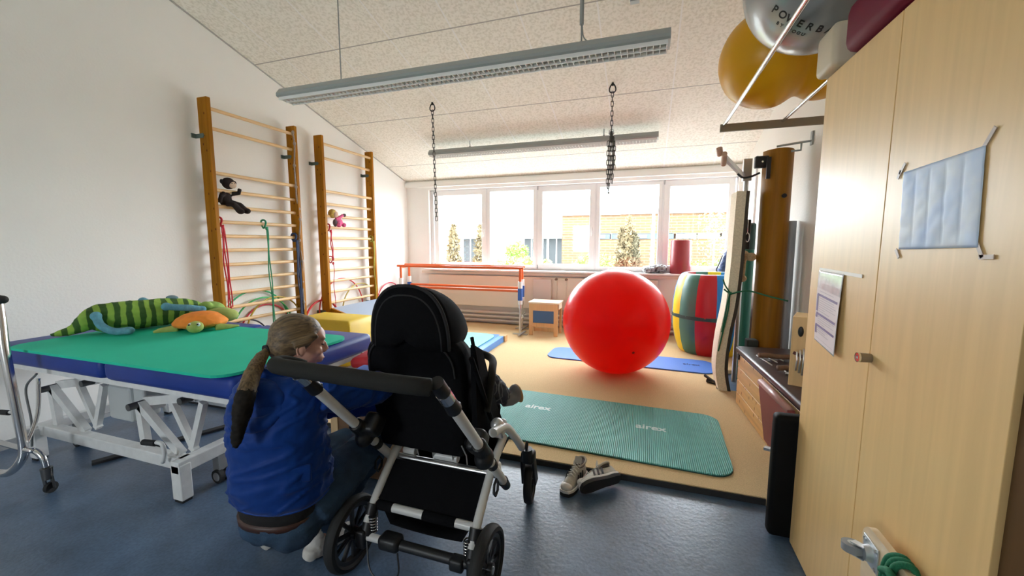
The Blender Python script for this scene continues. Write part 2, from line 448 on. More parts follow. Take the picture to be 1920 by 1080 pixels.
# radiator below the sill
t = thing('radiator', 'long white flat panel radiator under the window band', 'radiator', (-2.2, 6.3, .04))
rm = mat('radiator_enamel', (.74, .68, .58), .45)
b = B(); b.box((-2.22, 6.31, .60), (2.86, .05, .52), bev=.01); b.obj('panel', rm, t)
b = B(); b.box((-.46, 6.315, .60), (1.3, .05, .52), bev=.01); b.obj('panel', rm, t)
b = B()
for z in (.10, .17, .24): b.cyl((-3.95, 6.30, z), (1.2, 6.30, z), .022, seg=10)
b.box((-1.37, 6.36, .2), (5.1, .02, .28)); b.obj('heating_pipe', mat('pipe_paint', (.58, .55, .51), .45), t)
b = B(); b.box((-1.37, 6.36, .90), (4.9, .03, .045)); b.obj('top_rail', rm, t)
for x in (-1.33, -1.17):
    b = B(); b.cyl((x, 6.25, .84), (x, 6.20, .84), .022, .018, 14); b.obj('valve', mat('valve_brown', (.18, .12, .08), .4), t, 'auto')
b = B(); b.tube([(-1.33, 6.26, .84), (-1.17, 6.26, .84)], .008, 8); b.tube([(-1.33, 6.27, .84), (-1.33, 6.27, .3)], .008, 8); b.tube([(-1.17, 6.27, .84), (-1.17, 6.27, .3)], .008, 8); b.obj('valve_pipe', rm, t)

# ================================================================== OUTSIDE
gm = mat('outdoor_paving', (.20, .20, .18), .9, noise_=(.8, .2))
b = B(); b.box((-4, 35, -.35), (90, 56, .1)); o = b.obj('floor_2', gm); o['kind'] = 'structure'
brick = mat('orange_brick', (.34, .17, .085), .9); nt = brick.node_tree; bs = nt.nodes['Principled BSDF']
tc = nt.nodes.new('ShaderNodeTexCoord'); mp = nt.nodes.new('ShaderNodeMapping'); mp.inputs['Rotation'].default_value = (PI/2, 0, 0); bt = nt.nodes.new('ShaderNodeTexBrick')
bt.inputs['Scale'].default_value = 1.0; bt.inputs['Brick Width'].default_value = .5; bt.inputs['Row Height'].default_value = .14; bt.inputs['Mortar Size'].default_value = .014
bt.inputs['Color1'].default_value = (.15, .055, .02, 1); bt.inputs['Color2'].default_value = (.08, .045, .02, 1); bt.inputs['Mortar'].default_value = (.11, .09, .065, 1)
nt.links.new(tc.outputs['Object'], mp.inputs[0]); nt.links.new(mp.outputs[0], bt.inputs[0]); nt.links.new(bt.outputs[0], bs.inputs['Base Color'])
t = thing('brick_building', 'low orange brick building with a ribbon of bluish windows across the yard', 'building', (2.2, 22, -.3))
b = B(); b.box((2.2, 23.5, .675), (13.2, 3, 1.95)); b.box((2.2, 23.5, 2.42), (13.2, 3, 1.02)); b.box((-3.9, 23.5, 1.78), (1.0, 3, .3)); b.box((2.2, 23.6, 1.78), (13.0, 2.6, .4)); b.obj('brick_wall', brick, t)
b = B(); b.box((2.2, 23.5, 2.96), (13.4, 3.2, .07)); b.obj('roof_edge', mat('roof_grey', (.5, .5, .48), .8), t)
gl = mat('blue_grey_glass', (.05, .08, .11), .5, spec=.2)
for k in range(7):
    x = -2.3+k*1.05
    b = B(); b.box((x, 22.05, 1.78), (.95, .1, .3)); wn = b.obj('window', gl if k != 4 and k != 5 and k != 6 else mat('blind_pale', (.16, .19, .22), .6), t)
    b = B(); b.box((x, 21.985, 1.78), (.5, .03, .22)) if k % 2 == 0 else b.box((x-.5, 21.985, 1.78), (.06, .04, .3)); b.obj('window_frame', mat('frame_grey', (.05, .055, .06), .5), wn)
t = thing('white_building', 'long low white building with dark glazed bays beyond the left lights', 'building', (-12, 30, -.3))
b = B(); b.box((-14, 32, 2.45), (18, 4, .95)); b.box((-14, 32.6, 1), (18, 3, 2.6)); b.obj('facade', mat('white_render', (.75, .76, .76), .8), t)
for x, wd in ((-21, 2.2), (-17.5, 1.4), (-13.6, 2.0), (-8.3, 1.9), (-6.3, 1.9)):
    b = B(); b.box((x, 31.05, .75), (wd, .1, 2.1)); bay = b.obj('glazed_bay', mat('dark_glass', (.035, .04, .042), .5, spec=.2), t)
    b = B()
    for q in range(4): b.box((x-wd/2+wd*q/3, 30.97, .75), (.08, .05, 2.1))
    b.obj('mullion', mat('mullion_white', (.7, .72, .7), .5), bay)
b = B()
for x in (-11.5, -5.2): b.cyl((x, 29.2, -.3), (x, 29.2, 2.0), .09, seg=10)
b.obj('column', mat('white_render', (.75, .76, .76), .8), t)

def foliage(name, label, cat, c, r, n, size, cols, trunk=None, group=None, cone=False):
    b = B()
    for k in range(n):
        u = random.uniform(-1, 1); a = random.uniform(0, 2*PI); rr = random.random()**.4
        s_ = math.sqrt(1-u*u)
        f = 1.0
        if cone: f = (1-(u+1)/2)**.55*1.1
        p = V(c)+V((r[0]*s_*math.cos(a)*rr*f if not cone else r[0]*math.cos(a)*rr*f, r[1]*s_*math.sin(a)*rr*f if not cone else r[1]*math.sin(a)*rr*f, r[2]*u*(rr if not cone else 1)))
        if cone == 'multi':
            q = k % 3; p = V(c)+V(((p.x-c[0])*.62+(-.20, .04, .24)[q], (p.y-c[1])*.8, -r[2]+(p.z-c[2]+r[2])*(.86, 1.0, .80)[q]))
        d1 = V((random.uniform(-1, 1), random.uniform(-1, 1), random.uniform(-1, 1))).normalized()*size
        d2 = V((random.uniform(-1, 1), random.uniform(-1, 1), random.uniform(-.3, 1.5 if cone else 1))).normalized()*size*(1.6 if cone else 1)
        b.mi = k % len(cols); b._add([p-d1*.5, p+d2, p+d1*.5, p-d2*.4], [(0, 1, 2, 3)])
    ms = [mat('leaf_%s_%d' % (name, i), cc, .8) for i, cc in enumerate(cols)]
    if trunk is None:
        o = b.obj(name, ms); tag(o, label, cat, group); return o
    t = thing(name, label, cat, (c[0], c[1], -.3), group)
    b.obj('foliage', ms, t); q = B(); q.cyl((c[0], c[1], -.3), (c[0], c[1], c[2]), trunk, trunk*.5, 8); q.obj('trunk', mat('bark', (.16, .12, .09), .9), t); return t
CON = [(.10, .075, .035), (.14, .105, .05), (.07, .06, .03)]
foliage('conifer_shrub', 'tall brownish conifer with several peaks in front of the brick building', 'shrub', (-.58, 14, .95), (.42, .42, 1.3), 3200, .09, CON, .05, cone='multi')
foliage('conifer_shrub', 'greyish conifer seen through the leftmost sash, nearer its hinge side', 'shrub', (-8.0, 16, .85), (.45, .45, 1.35), 1200, .11, [(.16, .17, .10), (.12, .13, .08)], .05, cone=True)
foliage('conifer_shrub', 'greyish conifer seen through the leftmost sash, nearer its handle', 'shrub', (-6.9, 16.4, .8), (.4, .4, 1.4), 1000, .11, [(.14, .15, .12), (.10, .11, .09)], .05, cone=True)
foliage('round_bush', 'bright green rounded bush before the white building', 'shrub', (-5.6, 17.5, 1.0), (.55, .5, .55), 900, .10, [(.14, .30, .03), (.20, .36, .05)])
foliage('low_hedge', 'low green hedge running below the rounded bush', 'hedge', (-5.0, 16.5, .45), (1.5, .5, .4), 1200, .11, [(.16, .26, .05), (.20, .25, .07)])
foliage('low_hedge', 'low green hedge seen through the lower right of the middle sash', 'hedge', (-1.9, 17, .45), (1.1, .5, .55), 900, .11, [(.12, .24, .05), (.18, .26, .07)])
foliage('low_hedge', 'low yellow-green planting at the foot of the brick building, right edge of the window band', 'hedge', (3.1, 20, .35), (1.5, .5, .35), 700, .11, [(.25, .28, .07), (.20, .24, .06)])
foliage('slender_tree', 'thin light-leaved tree in front of the brick building at the right window edge', 'tree', (2.75, 19, 1.9), (.8, .7, 1.4), 380, .10, [(.25, .28, .10), (.30, .30, .12)], .05)
foliage('yellow_bush', 'yellow flowering bush close outside the second window light', 'shrub', (-4.05, 13, .25), (.6, .4, .55), 500, .08, [(.40, .34, .06), (.32, .32, .08)])
t = thing('lamp_post', 'thin white lamp post in the yard left of the maroon roll', 'lamp post', (.30, 20, -.3))
b = B(); b.cyl((.3, 20, -.3), (.3, 20, 3.0), .09, .06, 12); b.obj('pole', mat('lamp_white', (.8, .8, .8), .4), t)
b = B(); b.lathe((.3, 20, 3.0), [(0, 0), (.12, .02), (.14, .10), (.05, .16), (0, .17)], 14); b.obj('lamp_head', GREY, t)
# ================================================================== WALL BARS
RZ = [2.675, 2.50, 2.08, 1.92, 1.765, 1.615, 1.475, 1.335, 1.19, 1.045, .90, .755, .61, .465, .32, .175]
BRK = mat('bracket_green_grey', (.10, .14, .12), .5)
def wall_bars(y0, y1, label):
    t = thing('wall_bars', label, 'wall bars', (-4.0, (y0+y1)/2, .04), 'wall bars on the left wall')
    for y in (y0, y1):
        b = B(); b.box((-4.005, y, 1.405), (.125, .042, 2.73), bev=.006)
        for z in RZ[3::2]: pass
        b.obj('post', BARWOOD, t)
        for z in (2.42, .5):
            b = B(); b.box((-4.065, y-.021, z), (.11, .006, .04)); b.box((-4.113, y-.04, z), (.012, .045, .04)); b.cyl((-4.0, y-.024, z), (-4.0, y-.03, z), .006, seg=8); b.obj('bracket', BRK, t)
    for i, z in enumerate(RZ):
        x = -3.972 if i in (0, 2) else -3.995
        b = B(); L = catmull([(x, y0+.018, z), (x, (y0+y1)/2, z), (x, y1-.018, z)], 3)
        ring = [[V((x+.013*math.cos(a), y, z+.0175*math.sin(a))) for a in [2*PI*k/12 for k in range(12)]] for y in (y0+.017, y1-.017)]
        b.loft(ring); b.obj('rung', RUNG, t, 'auto')
    return t
wall_bars(2.835, 3.825, 'tall wooden wall bars nearest the camera, dark plush monkey on its rungs')
wall_bars(4.24, 5.225, 'tall wooden wall bars nearer the window, pink plush doll on its rungs')

def strap(name, label, y, ztop, zbot, col, loops=2, cat='strap', r=.008, sway=.02):
    b = B(); x = -3.965
    b.tube([(x-.03+.032*math.cos(a), y+.018*math.sin(a*2)*.4, ztop+.02+.045*math.sin(a)-.02) for a in [2*PI*k/14 for k in range(14)]], r*1.2, 8, closed=True)
    for s_ in range(loops):
        off = (s_-(loops-1)/2)*.018
        pts = []
        for k in range(13):
            f = k/12
            pts.append((x+.014+.004*math.sin(f*9+s_), y+off*(1 if f > .08 else .3)+sway*f+.006*math.sin(f*11+s_*2), ztop-.03+(zbot-ztop+.03)*f))
        b.tube(catmull(pts, 3), [r*.75]*37, 8)
    b.tube([(x+.01, y+sway-.010, zbot), (x+.02, y+sway, zbot-.012), (x+.01, y+sway+.010, zbot)], r*.8, 8)
    b.ell((x+.012, y, ztop-.05), (.013, .015, .02), seg=10, rings=8)
    o = b.obj(name, mat('cord_'+cat+label[:12], col, .75, noise_=(90, .2)), None, True); tag(o, label, cat, 'straps hanging on the wall bars'); return o
strap('rubber_band', 'red rubber band hanging beside the left post of the nearest wall bars', 2.885, 1.615, .765, (.55, .02, .035), 3, 'rubber band')
strap('rubber_band', 'long green rubber band hanging in the middle of the nearest wall bars', 3.37, 1.615, .50, (.02, .25, .12), 2, 'rubber band')
strap('rubber_band', 'dark blue rubber band hanging at the far post of the nearest wall bars', 3.765, 1.475, .50, (.03, .05, .11), 3, 'rubber band', .011)
strap('rubber_band', 'short red rubber band on the farther wall bars, knotted at its top', 4.315, 1.615, 1.19, (.55, .02, .04), 2, 'rubber band')
strap('thin_cord', 'thin red cord hanging down the farther wall bars below the short red band', 4.335, 1.19, .45, (.5, .03, .05), 1, 'cord', .006, .0)
strap('thin_cord', 'thin yellow-green cord along the far post of the farther wall bars', 5.19, 1.475, .50, (.42, .38, .05), 2, 'cord', .007)
# knotted rope at the far post of the first bars
b = B(); pts = [(-3.95+.006*math.sin(k*1.7), 3.795+.008*math.sin(k*1.1)+(.02 if k > 6 else 0), 2.69-k*.125) for k in range(18)]
b.tube(catmull(pts, 4), .009, 8)
for k in (0, 1, 3, 5, 7, 8, 10, 12, 14, 16): b.ell(pts[k], (.016, .017, .024), seg=10, rings=8)
o = b.obj('climbing_rope', mat('rope_beige', (.36, .29, .24), .9, noise_=(120, .35)), None, True); tag(o, 'thin knotted beige rope down the far post of the nearest wall bars', 'rope')

# ------------------------------------------------------------------ plush toys on the rungs
def plush_monkey():
    t = thing('plush_monkey', 'dark brown plush monkey with pale face sitting between rungs of the nearest bars', 'plush toy', (-4.02, 2.97, 1.8))
    fur = mat('dark_fur', (.018, .010, .008), .95, bump=(200, .6)); x = -3.985
    b = B(); b.ell((x-.03, 2.98, 1.845), (.045, .06, .085)); b.ell((x, 3.0, 2.0), (.05, .062, .058))
    b.tube([(x, 2.97, 1.80), (x+.055, 3.0, 1.79), (x+.06, 3.05, 1.73)], [.03, .028, .03], 12)
    b.tube([(x, 3.02, 1.81), (x+.05, 3.07, 1.79), (x+.06, 3.12, 1.735)], [.03, .027, .03], 12)
    b.ell((x+.07, 3.055, 1.725), (.04, .03, .028)); b.ell((x+.07, 3.125, 1.735), (.038, .03, .03))
    b.tube([(x, 3.03, 1.90), (x+.03, 3.08, 1.91), (x+.02, 3.10, 1.955)], [.022, .02, .02], 10)
    b.tube([(x, 2.95, 1.90), (x+.02, 2.90, 1.86), (x+.01, 2.89, 1.80)], [.022, .02, .02], 10)
    fuse(b.obj('body', fur, t), .007, 3)
    b = B(); b.ell((x+.035, 3.015, 1.985), (.022, .04, .034)); b.obj('face', mat('plush_tan', (.55, .42, .32), .9), t, True)
    b = B()
    for s_ in (-1, 1): b.ell((x, 3.0+s_*.066, 2.01), (.012, .018, .024))
    b.obj('ear', fur, t, True)
    b = B()
    for s_ in (-1, 1): b.ell((x+.054, 3.012+s_*.014, 1.998), .005, seg=8, rings=6)
    b.obj('eye', BLACK, t, True)
plush_monkey()
def plush_doll():
    t = thing('plush_doll', 'small yellow-haired plush doll in pink sitting on the farther wall bars', 'plush toy', (-4.0, 4.42, 1.62)); x = -3.985
    b = B(); b.ell((x, 4.40, 1.80), (.045, .065, .06)); b.obj('hair', mat('plush_yellow', (.50, .34, .08), .95, bump=(120, .8), noise_=(40, .3)), t, True)
    b = B(); b.ell((x+.03, 4.42, 1.79), (.03, .042, .042)); b.obj('head', mat('plush_skin', (.6, .40, .30), .9), t, True)
    b = B(); b.ell((x+.01, 4.50, 1.69), (.04, .06, .055)); b.ell((x+.04, 4.56, 1.655), (.03, .035, .03)); b.ell((x+.045, 4.46, 1.65), (.03, .035, .03)); b.tube([(x+.01, 4.44, 1.73), (x+.02, 4.50, 1.75), (x+.02, 4.57, 1.79)], .02, 10); fuse(b.obj('body', mat('plush_pink', (.70, .12, .28), .9, noise_=(60, .35)), t), .007, 2)
    b = B(); b.ell((x+.01, 4.43, 1.68), (.03, .03, .05)); b.ell((x+.02, 4.60, 1.79), (.02, .03, .022)); b.obj('paw', mat('plush_grey', (.12, .08, .09), .9), t, True)
plush_doll()

# ------------------------------------------------------------------ gymnastic hoops leaning between bars and wall
def hoop(y, R, col, label, dx=0.0, r=.009):
    b = B(); z0 = .04+R+r
    tilt = .03
    b.tube([(-4.085+dx-.0*k, y+R*math.cos(a), z0+R*math.sin(a)) for k, a in enumerate([2*PI*k/56 for k in range(56)])], r, 8, closed=True)
    o = b.obj('gymnastic_hoop', mat('hoop_%s' % label[:14], col, .35), None, True); tag(o, label, 'hoop', 'gymnastic hoops behind the wall bars')
hoop(3.28, .42, (.04, .45, .18), 'large green hoop leaning on the wall behind the nearest wall bars', .0)
hoop(3.36, .375, (.05, .42, .12), 'smaller green hoop inside the large one behind the nearest wall bars', .018)
hoop(3.42, .33, (.60, .03, .06), 'red hoop leaning behind the nearest wall bars', -.018)
hoop(3.50, .37, (.55, .40, .05), 'yellow hoop leaning behind the nearest wall bars', .036)
hoop(3.12, .27, (.02, .025, .05), 'black hoop lowest behind the nearest wall bars', .036)
hoop(4.62, .43, (.65, .05, .05), 'large red hoop behind the farther wall bars', .0)
hoop(4.22, .30, (.60, .03, .04), 'red hoop behind the near post of the farther wall bars', .018, .014)
hoop(4.98, .38, (.55, .45, .12), 'yellow hoop behind the farther wall bars', .018)
hoop(5.74, .35, (.62, .05, .10), 'pinkish red hoop leaning on the wall past the farther bars', .0)

# ================================================================== LEFT GROUP: treatment table
NAVY = mat('blue_vinyl_pad', (.014, .045, .27), .45, spec=.3, noise_=(5, .15))
t = thing('treatment_table', 'wide height-adjustable treatment table with blue padding on a white scissor frame', 'treatment table', (-2.85, 1.8, 0))
x0, x1, y0, y1, zt = -3.87, -1.80, 1.30, 2.31, .78
b = B(); b.box(((x0-2.78)/2+.0, (y0+y1)/2, zt-.06), (-2.79-x0, y1-y0, .12), bev=.035); b.obj('cushion', NAVY, t, 'auto')
b = B(); b.box(((x1-2.76)/2, (y0+y1)/2, zt-.06), (x1+2.77, y1-y0, .12), bev=.035); b.obj('cushion', NAVY, t, 'auto')
b = B()
for y in (y0+.06, y1-.06): b.box(((x0+x1)/2, y, zt-.135), (x1-x0-.04, .05, .035))
for x in (x0+.05, -2.78, x1-.05): b.box((x, (y0+y1)/2, zt-.137), (.05, y1-y0-.1, .03))
b.obj('top_frame', WMETAL, t)
# base frame
bz = .20; by0, by1 = 1.42, 2.12; bx0, bx1 = -3.72, -2.36
b = B()
for y in (by0, by1): b.box(((bx0+bx1)/2, y, bz), (bx1-bx0, .06, .07), bev=.006)
b.box((bx0, (by0+by1)/2, bz), (.06, by1-by0+.2, .06), bev=.006); b.box((bx1, (by0+by1)/2, bz), (.065, by1-by0+.12, .07), bev=.006)
b.obj('base_frame', WMETAL, t)
for x in (bx0, bx1):
    for y in (by0-.03, by1+.03):
        b = B(); b.box((x, y, .115), (.075, .06, .20), bev=.006); l = b.obj('leg', WMETAL, t)
        b = B(); b.box((x, y, .008), (.06, .05, .016)); b.obj('foot', RUBBER, l)
for x, y in ((bx1+.0, by0+.17), (bx1, by1-.16), (bx0, by0+.17), (bx0, by1-.16)):
    b = B()
    for o_ in (-.022, .022): b.tube([(x+.02, y+o_-.012, .042), (x+.02, y+o_+.012, .042)], .041, 20)
    wh = b.obj('castor', RUBBER, t, 'auto')
    b = B(); b.cyl((x+.02, y-.036, .042), (x+.02, y+.036, .042), .026, seg=16); b.box((x+.01, y, .12), (.05, .05, .09)); b.obj('castor_fork', mat('castor_grey', (.25, .26, .27), .5), wh)
# two scissor stands near each end, plus arms to the top
for cx in (-3.48, -2.62):
    for y in (by0+.02, by1-.02):
        b = B()
        b.bar((cx-.10, y, bz+.03), (cx-.12, y, .48), .035, .045); b.bar((cx-.12, y, .48), (cx+.20, y, bz+.03), .035, .045)
        b.obj('stand', WMETAL, t)
        b = B(); b.bar((cx-.13, y+.035, .485), (cx+.30, y+.035, .565), .03, .05); b.bar((cx+.10, y+.035, .51), (cx+.26, y+.03, bz+.05), .03, .035); b.bar((cx+.36, y+.03, .54), (cx+.24, y+.03, bz+.05), .03, .035); b.bar((cx+.28, y+.035, .55), (cx+.26, y+.035, .64), .03, .06); b.obj('lifting_arm', WMETAL, t)
    b = B(); b.cyl((cx-.12, by0-.04, .48), (cx-.12, by1+.04, .48), .02, seg=14); b.cyl((cx+.28, by0-.02, .56), (cx+.28, by1+.02, .56), .02, seg=14); b.obj('axle', mat('dark_steel', (.12, .12, .12), .4, .6), t)
b = B(); b.box((-3.02, 1.56, .43), (.22, .16, .22), bev=.02); b.box((-2.87, 1.56, .46), (.10, .12, .15), bev=.015); b.obj('motor', mat('motor_grey', (.50, .53, .53), .45), t)
b = B(); b.cyl((-3.42, 1.75, .30), (-3.0, 1.75, .46), .04, seg=16); b.cyl((-3.0, 1.75, .46), (-2.6, 1.75, .56), .028, seg=16); b.obj('piston', WMETAL, t)
b = B(); b.tube(catmull([(-3.55, 1.36, .60), (-3.64, 1.34, .50), (-3.60, 1.33, .30), (-3.66, 1.34, .12)], 6), .006, 8); b.tube(catmull([(-3.0, 1.5, .62), (-3.15, 1.5, .52), (-3.25, 1.5, .36)], 6), .005, 8); b.obj('cable', mat('cable_grey', (.15, .16, .16), .5), t)
for (ax, ay) in ((-3.78, 1.33), (-2.45, 1.36)):
    b = B(); b.tube(catmull([(ax, ay, .22), (ax+.03, ay-.005, .28), (ax+.02, ay-.01, .335), (ax-.06, ay-.02, .335)], 5), .011, 10); pd = b.obj('pedal', WMETAL, t, True)
    b = B(); b.cyl((ax-.01, ay-.018, .335), (ax-.10, ay-.024, .33), .016, seg=12); b.obj('pedal_grip', RUBBER, pd, 'auto')
b = B(); b.bar((-3.3, 1.45, .012), (-2.95, 2.2, .012), .05, .015); b.obj('floor_rail', mat('dark_edge', (.02, .02, .022), .7), t)

GMAT = mat('green_foam', (.018, .55, .36), .75, spec=.25, bump=(250, .15), noise_=(3, .08))
b = B(); b.prism(rrect(-2.70, 1.685, 1.78, .86, .11, zt+.002, rot=math.radians(0.5)), (0, 0, .014)); o = b.obj('exercise_mat', GMAT); tag(o, 'green foam exercise mat lying on the blue treatment table', 'mat')

# striped plush crocodile
def croc():
    t = thing('plush_crocodile', 'long green striped plush crocodile with blue feet lying on the table', 'plush toy', (-3.4, 1.75, .79))
    UPZ = .009
    sm = stripe_mat('croc_stripes', (.035, .10, .015), (.25, .42, .06), (.42, .90, 0), .062)
    P = [(-3.62, 1.47, .803), (-3.60, 1.52, .812), (-3.57, 1.57, .83), (-3.54, 1.62, .87), (-3.50, 1.66, .888), (-3.44, 1.74, .893), (-3.40, 1.84, .893), (-3.37, 1.95, .893), (-3.34, 2.06, .888), (-3.32, 2.14, .875), (-3.30, 2.20, .86)]
    R_ = [.012, .022, .035, .065, .092, .100, .100, .098, .092, .08, .055]
    b = B(); b.tube(catmull(P, 4), [x for i in range(len(R_)-1) for x in [R_[i]+(R_[i+1]-R_[i])*k/4 for k in range(4)]]+[R_[-1]], 20)
    o = b.obj('body', sm, t); fuse(o, .008, 3, .006, .06)
    bl = mat('plush_blue', (.12, .32, .42), .9, noise_=(30, .25), bump=(60, .4))
    for pts in ([(-3.40, 1.60, .92), (-3.36, 1.60, .86), (-3.30, 1.63, .82), (-3.24, 1.68, .818)], [(-3.27, 1.93, .94), (-3.22, 1.97, .93), (-3.17, 2.03, .92), (-3.17, 2.10, .90)], [(-3.50, 1.92, .97), (-3.56, 1.98, .95), (-3.6, 2.05, .88)]):
        b = B(); b.tube(catmull(pts, 4), .024, 14); b.ell(pts[-1], (.034, .034, .026)); b.ell(pts[0], .03); fuse(b.obj('leg', bl, t), .007, 2)
    lg = mat('plush_lime', (.26, .42, .09), .9, noise_=(25, .2))
    b = B(); b.ell((-3.24, 2.22, .87), (.09, .10, .07)); b.ell((-3.20, 2.16, .92), (.04, .04, .03)); b.ell((-3.13, 2.22, .85), (.10, .07, .05)); fuse(b.obj('head', lg, t), .008, 3)
    b = B(); b.ell((-3.38, 2.04, .985), (.05, .03, .02)); b.obj('back_crest', mat('plush_bluegrey', (.16, .26, .30), .9), t, True)
    return t
croc().location.z += .009
def turtle():
    t = thing('plush_turtle', 'plush turtle with orange shell and lime head lying at the table edge', 'plush toy', (-3.0, 1.98, .79))
    lg = mat('turtle_lime', (.38, .46, .12), .9, noise_=(25, .15)); c = V((-3.0, 1.98, .84))
    b = B()
    prof = [(.0, .075), (.05, .072), (.10, .058), (.14, .030), (.165, 0.0), (.15, -.02), (.0, -.028)]
    b.lathe(c, prof, 28); o = b.obj('shell', mat('plush_orange', (.85, .26, .03), .85, noise_=(20, .12)), t); fuse(o, .008, 2, .004, .07)
    b = B(); b.ell((-3.02, 2.14, .86), (.13, .10, .055)); b.ell((-3.0, 1.99, .815), (.13, .13, .022))
    b.tube([(-2.94, 1.91, .82), (-2.885, 1.87, .83)], [.035, .03], 12); b.ell((-2.87, 1.855, .835), (.042, .05, .04))
    for q in ([(-3.08, 1.88, .805), (-3.14, 1.80, .80), (-3.15, 1.765, .797)], [(-3.12, 1.93, .805), (-3.2, 1.87, .80)], [(-2.86, 1.98, .81), (-2.82, 2.04, .805), (-2.80, 2.11, .80)]):
        b.tube(q, [.03, .02, .008][:len(q)] if len(q) == 3 else [.028, .01], 10)
    fuse(b.obj('body', lg, t), .007, 3)
    for s_ in (-1, 1):
        b = B(); b.ell((-2.868+.036*(s_+1)/2, 1.822+.03*(s_+1)/2, .855), (.012, .010, .013), seg=12, rings=8); e = b.obj('eye', mat('eye_white', (.8, .8, .78), .4), t, True)
        b = B(); b.ell((-2.864+.036*(s_+1)/2, 1.813+.03*(s_+1)/2, .857), .006, seg=10, rings=6); b.obj('pupil', BLACK, e, True)
    return t
turtle().location.z += .006

# mobile chrome stand at the left edge
t = thing('rollator_frame', 'chrome tube walking frame on castors at the left edge, beside the table', 'walking frame', (-3.33, 1.2, 0))
b = B(); b.tube(catmull([(-3.375, 1.185, 1.10), (-3.345, 1.175, .95), (-3.32, 1.165, .80), (-3.285, 1.165, .45), (-3.27, 1.165, .26), (-3.29, 1.15, .18), (-3.36, 1.13, .12), (-3.45, 1.11, .11)], 6), .021, 14); b.obj('upright', CHROME, t, True)
b = B(); b.tube(catmull([(-3.80, 1.165, .255), (-3.27, 1.165, .255), (-3.20, 1.18, .25), (-3.155, 1.19, .21), (-3.15, 1.195, .15)], 6), .015, 12); b.tube(catmull([(-3.27, 1.17, .26), (-3.31, 1.25, .42), (-3.33, 1.28, .62)], 5), .010, 10); b.obj('lower_tube', CHROME, t, True)
b = B(); b.cyl((-3.15, 1.195, .15), (-3.15, 1.195, .085), .026, .022, 14); b.bar((-3.165, 1.185, .10), (-3.165, 1.19, .03), .03, .006); b.bar((-3.135, 1.205, .10), (-3.135, 1.21, .03), .03, .006); b.obj('castor_fork', mat('dark_steel', (.12, .12, .12), .4, .6), t, 'auto')
b = B(); b.cyl((-3.16, 1.20, .031), (-3.14, 1.205, .031), .03, seg=20); b.obj('castor', RUBBER, t, 'auto')
b = B(); b.cyl((-3.43, 1.17, 1.105), (-3.345, 1.19, 1.095), .024, .022, 14); b.ell((-3.342, 1.19, 1.095), .023, seg=12, rings=8); b.obj('grip', RUBBER, t, True)

# chest with cushions right of the table, mostly behind woman and pushchair
t = thing('wooden_chest', 'brown wooden chest in the shade between treatment table and pushchair', 'chest', (-1.52, 2.08, 0))
b = B(); b.box((-1.545, 2.09, .30), (.44, .44, .58), bev=.006); b.obj('body', mat('dark_oak', (.16, .085, .04), .5, grain=(0, .3)), t)
b = B(); b.box((-1.34, 1.872, .32), (.05, .02, .56)); b.box((-1.75, 1.872, .32), (.05, .02, .56)); b.box((-1.545, 1.872, .58), (.44, .02, .05)); b.obj('frame_moulding', BEECH, t)
b = B(); b.box((-1.545, 2.09, .605), (.48, .48, .03), bev=.008); b.obj('lid', mat('lid_white', (.66, .63, .56), .5), t)
b = B(); b.box((-1.62, 2.16, .66), (.32, .24, .07), (0, -.10, .2), .032); o = b.obj('seat_cushion', mat('red_cushion', (.55, .02, .03), .6, noise_=(8, .2)), None, 'auto'); tag(o, 'small red cushion on the chest lid next to the treatment table', 'cushion')
b = B(); b.box((-1.50, 1.93, .648), (.22, .12, .045), (0, 0, .1), .02); o = b.obj('folded_cloth', mat('blue_cloth', (.08, .16, .50), .8, noise_=(12, .3)), None, 'auto'); tag(o, 'blue folded cloth on the near edge of the chest lid', 'cloth')

# slide board hooked into the far wall bars and yellow foam block
b = B(); P0, P1 = V((-3.93, 4.24, .545)), V((-2.62, 4.24, .16))
dirv = (P1-P0).normalized(); nrm = V((0, 1, 0)).cross(dirv)*-1
t = thing('slide_board', 'wide sloping grey-blue slide board hooked on the farther wall bars', 'slide board', (-3.1, 4.7, .04))
cc = (P0+P1)/2+V((0, .52, 0)); ang = math.atan2(P0.z-P1.z, P1.x-P0.x)
b.box(cc, ((P1-P0).length, 1.04, .012), (0, ang, 0)); b.obj('surface', mat('greyblue_laminate', (.30, .37, .48), .5), t)
for y in (4.235, 5.265):
    b = B(); b.box((cc.x, y, cc.z-.035), ((P1-P0).length, .03, .09), (0, ang, 0)); b.obj('side_rail', BARWOOD, t)
b = B(); b.box((-2.66, 4.75, .07), (.05, .9, .06)); b.obj('foot', BARWOOD, t)
t = thing('foam_block', 'yellow covered foam block standing in front of the slide board', 'foam block', (-3.47, 3.8, .04))
b = B(); b.loft([[V((cx+sx*hx, 3.80+sy*hy, z)) for sx, sy in ((-1, -1), (1, -1), (1, 1), (-1, 1))] for (cx, hx, hy, z) in ((-3.47, .46, .29, .042), (-3.47, .44, .27, .2), (-3.47, .395, .24, .48), (-3.47, .37, .22, .545))])
o = b.obj('cover', mat('yellow_vinyl', (.66, .46, .03), .5, noise_=(3, .1)), t)
m_ = o.modifiers.new('b', 'BEVEL'); m_.width = .03; m_.segments = 3; bake(o)
b = B(); b.tube(catmull([(-3.01, 3.515, .06), (-3.04, 3.54, .28), (-3.075, 3.57, .50)], 4), .006, 6); b.obj('seam', mat('yellow_piping', (.75, .58, .08), .5), t)
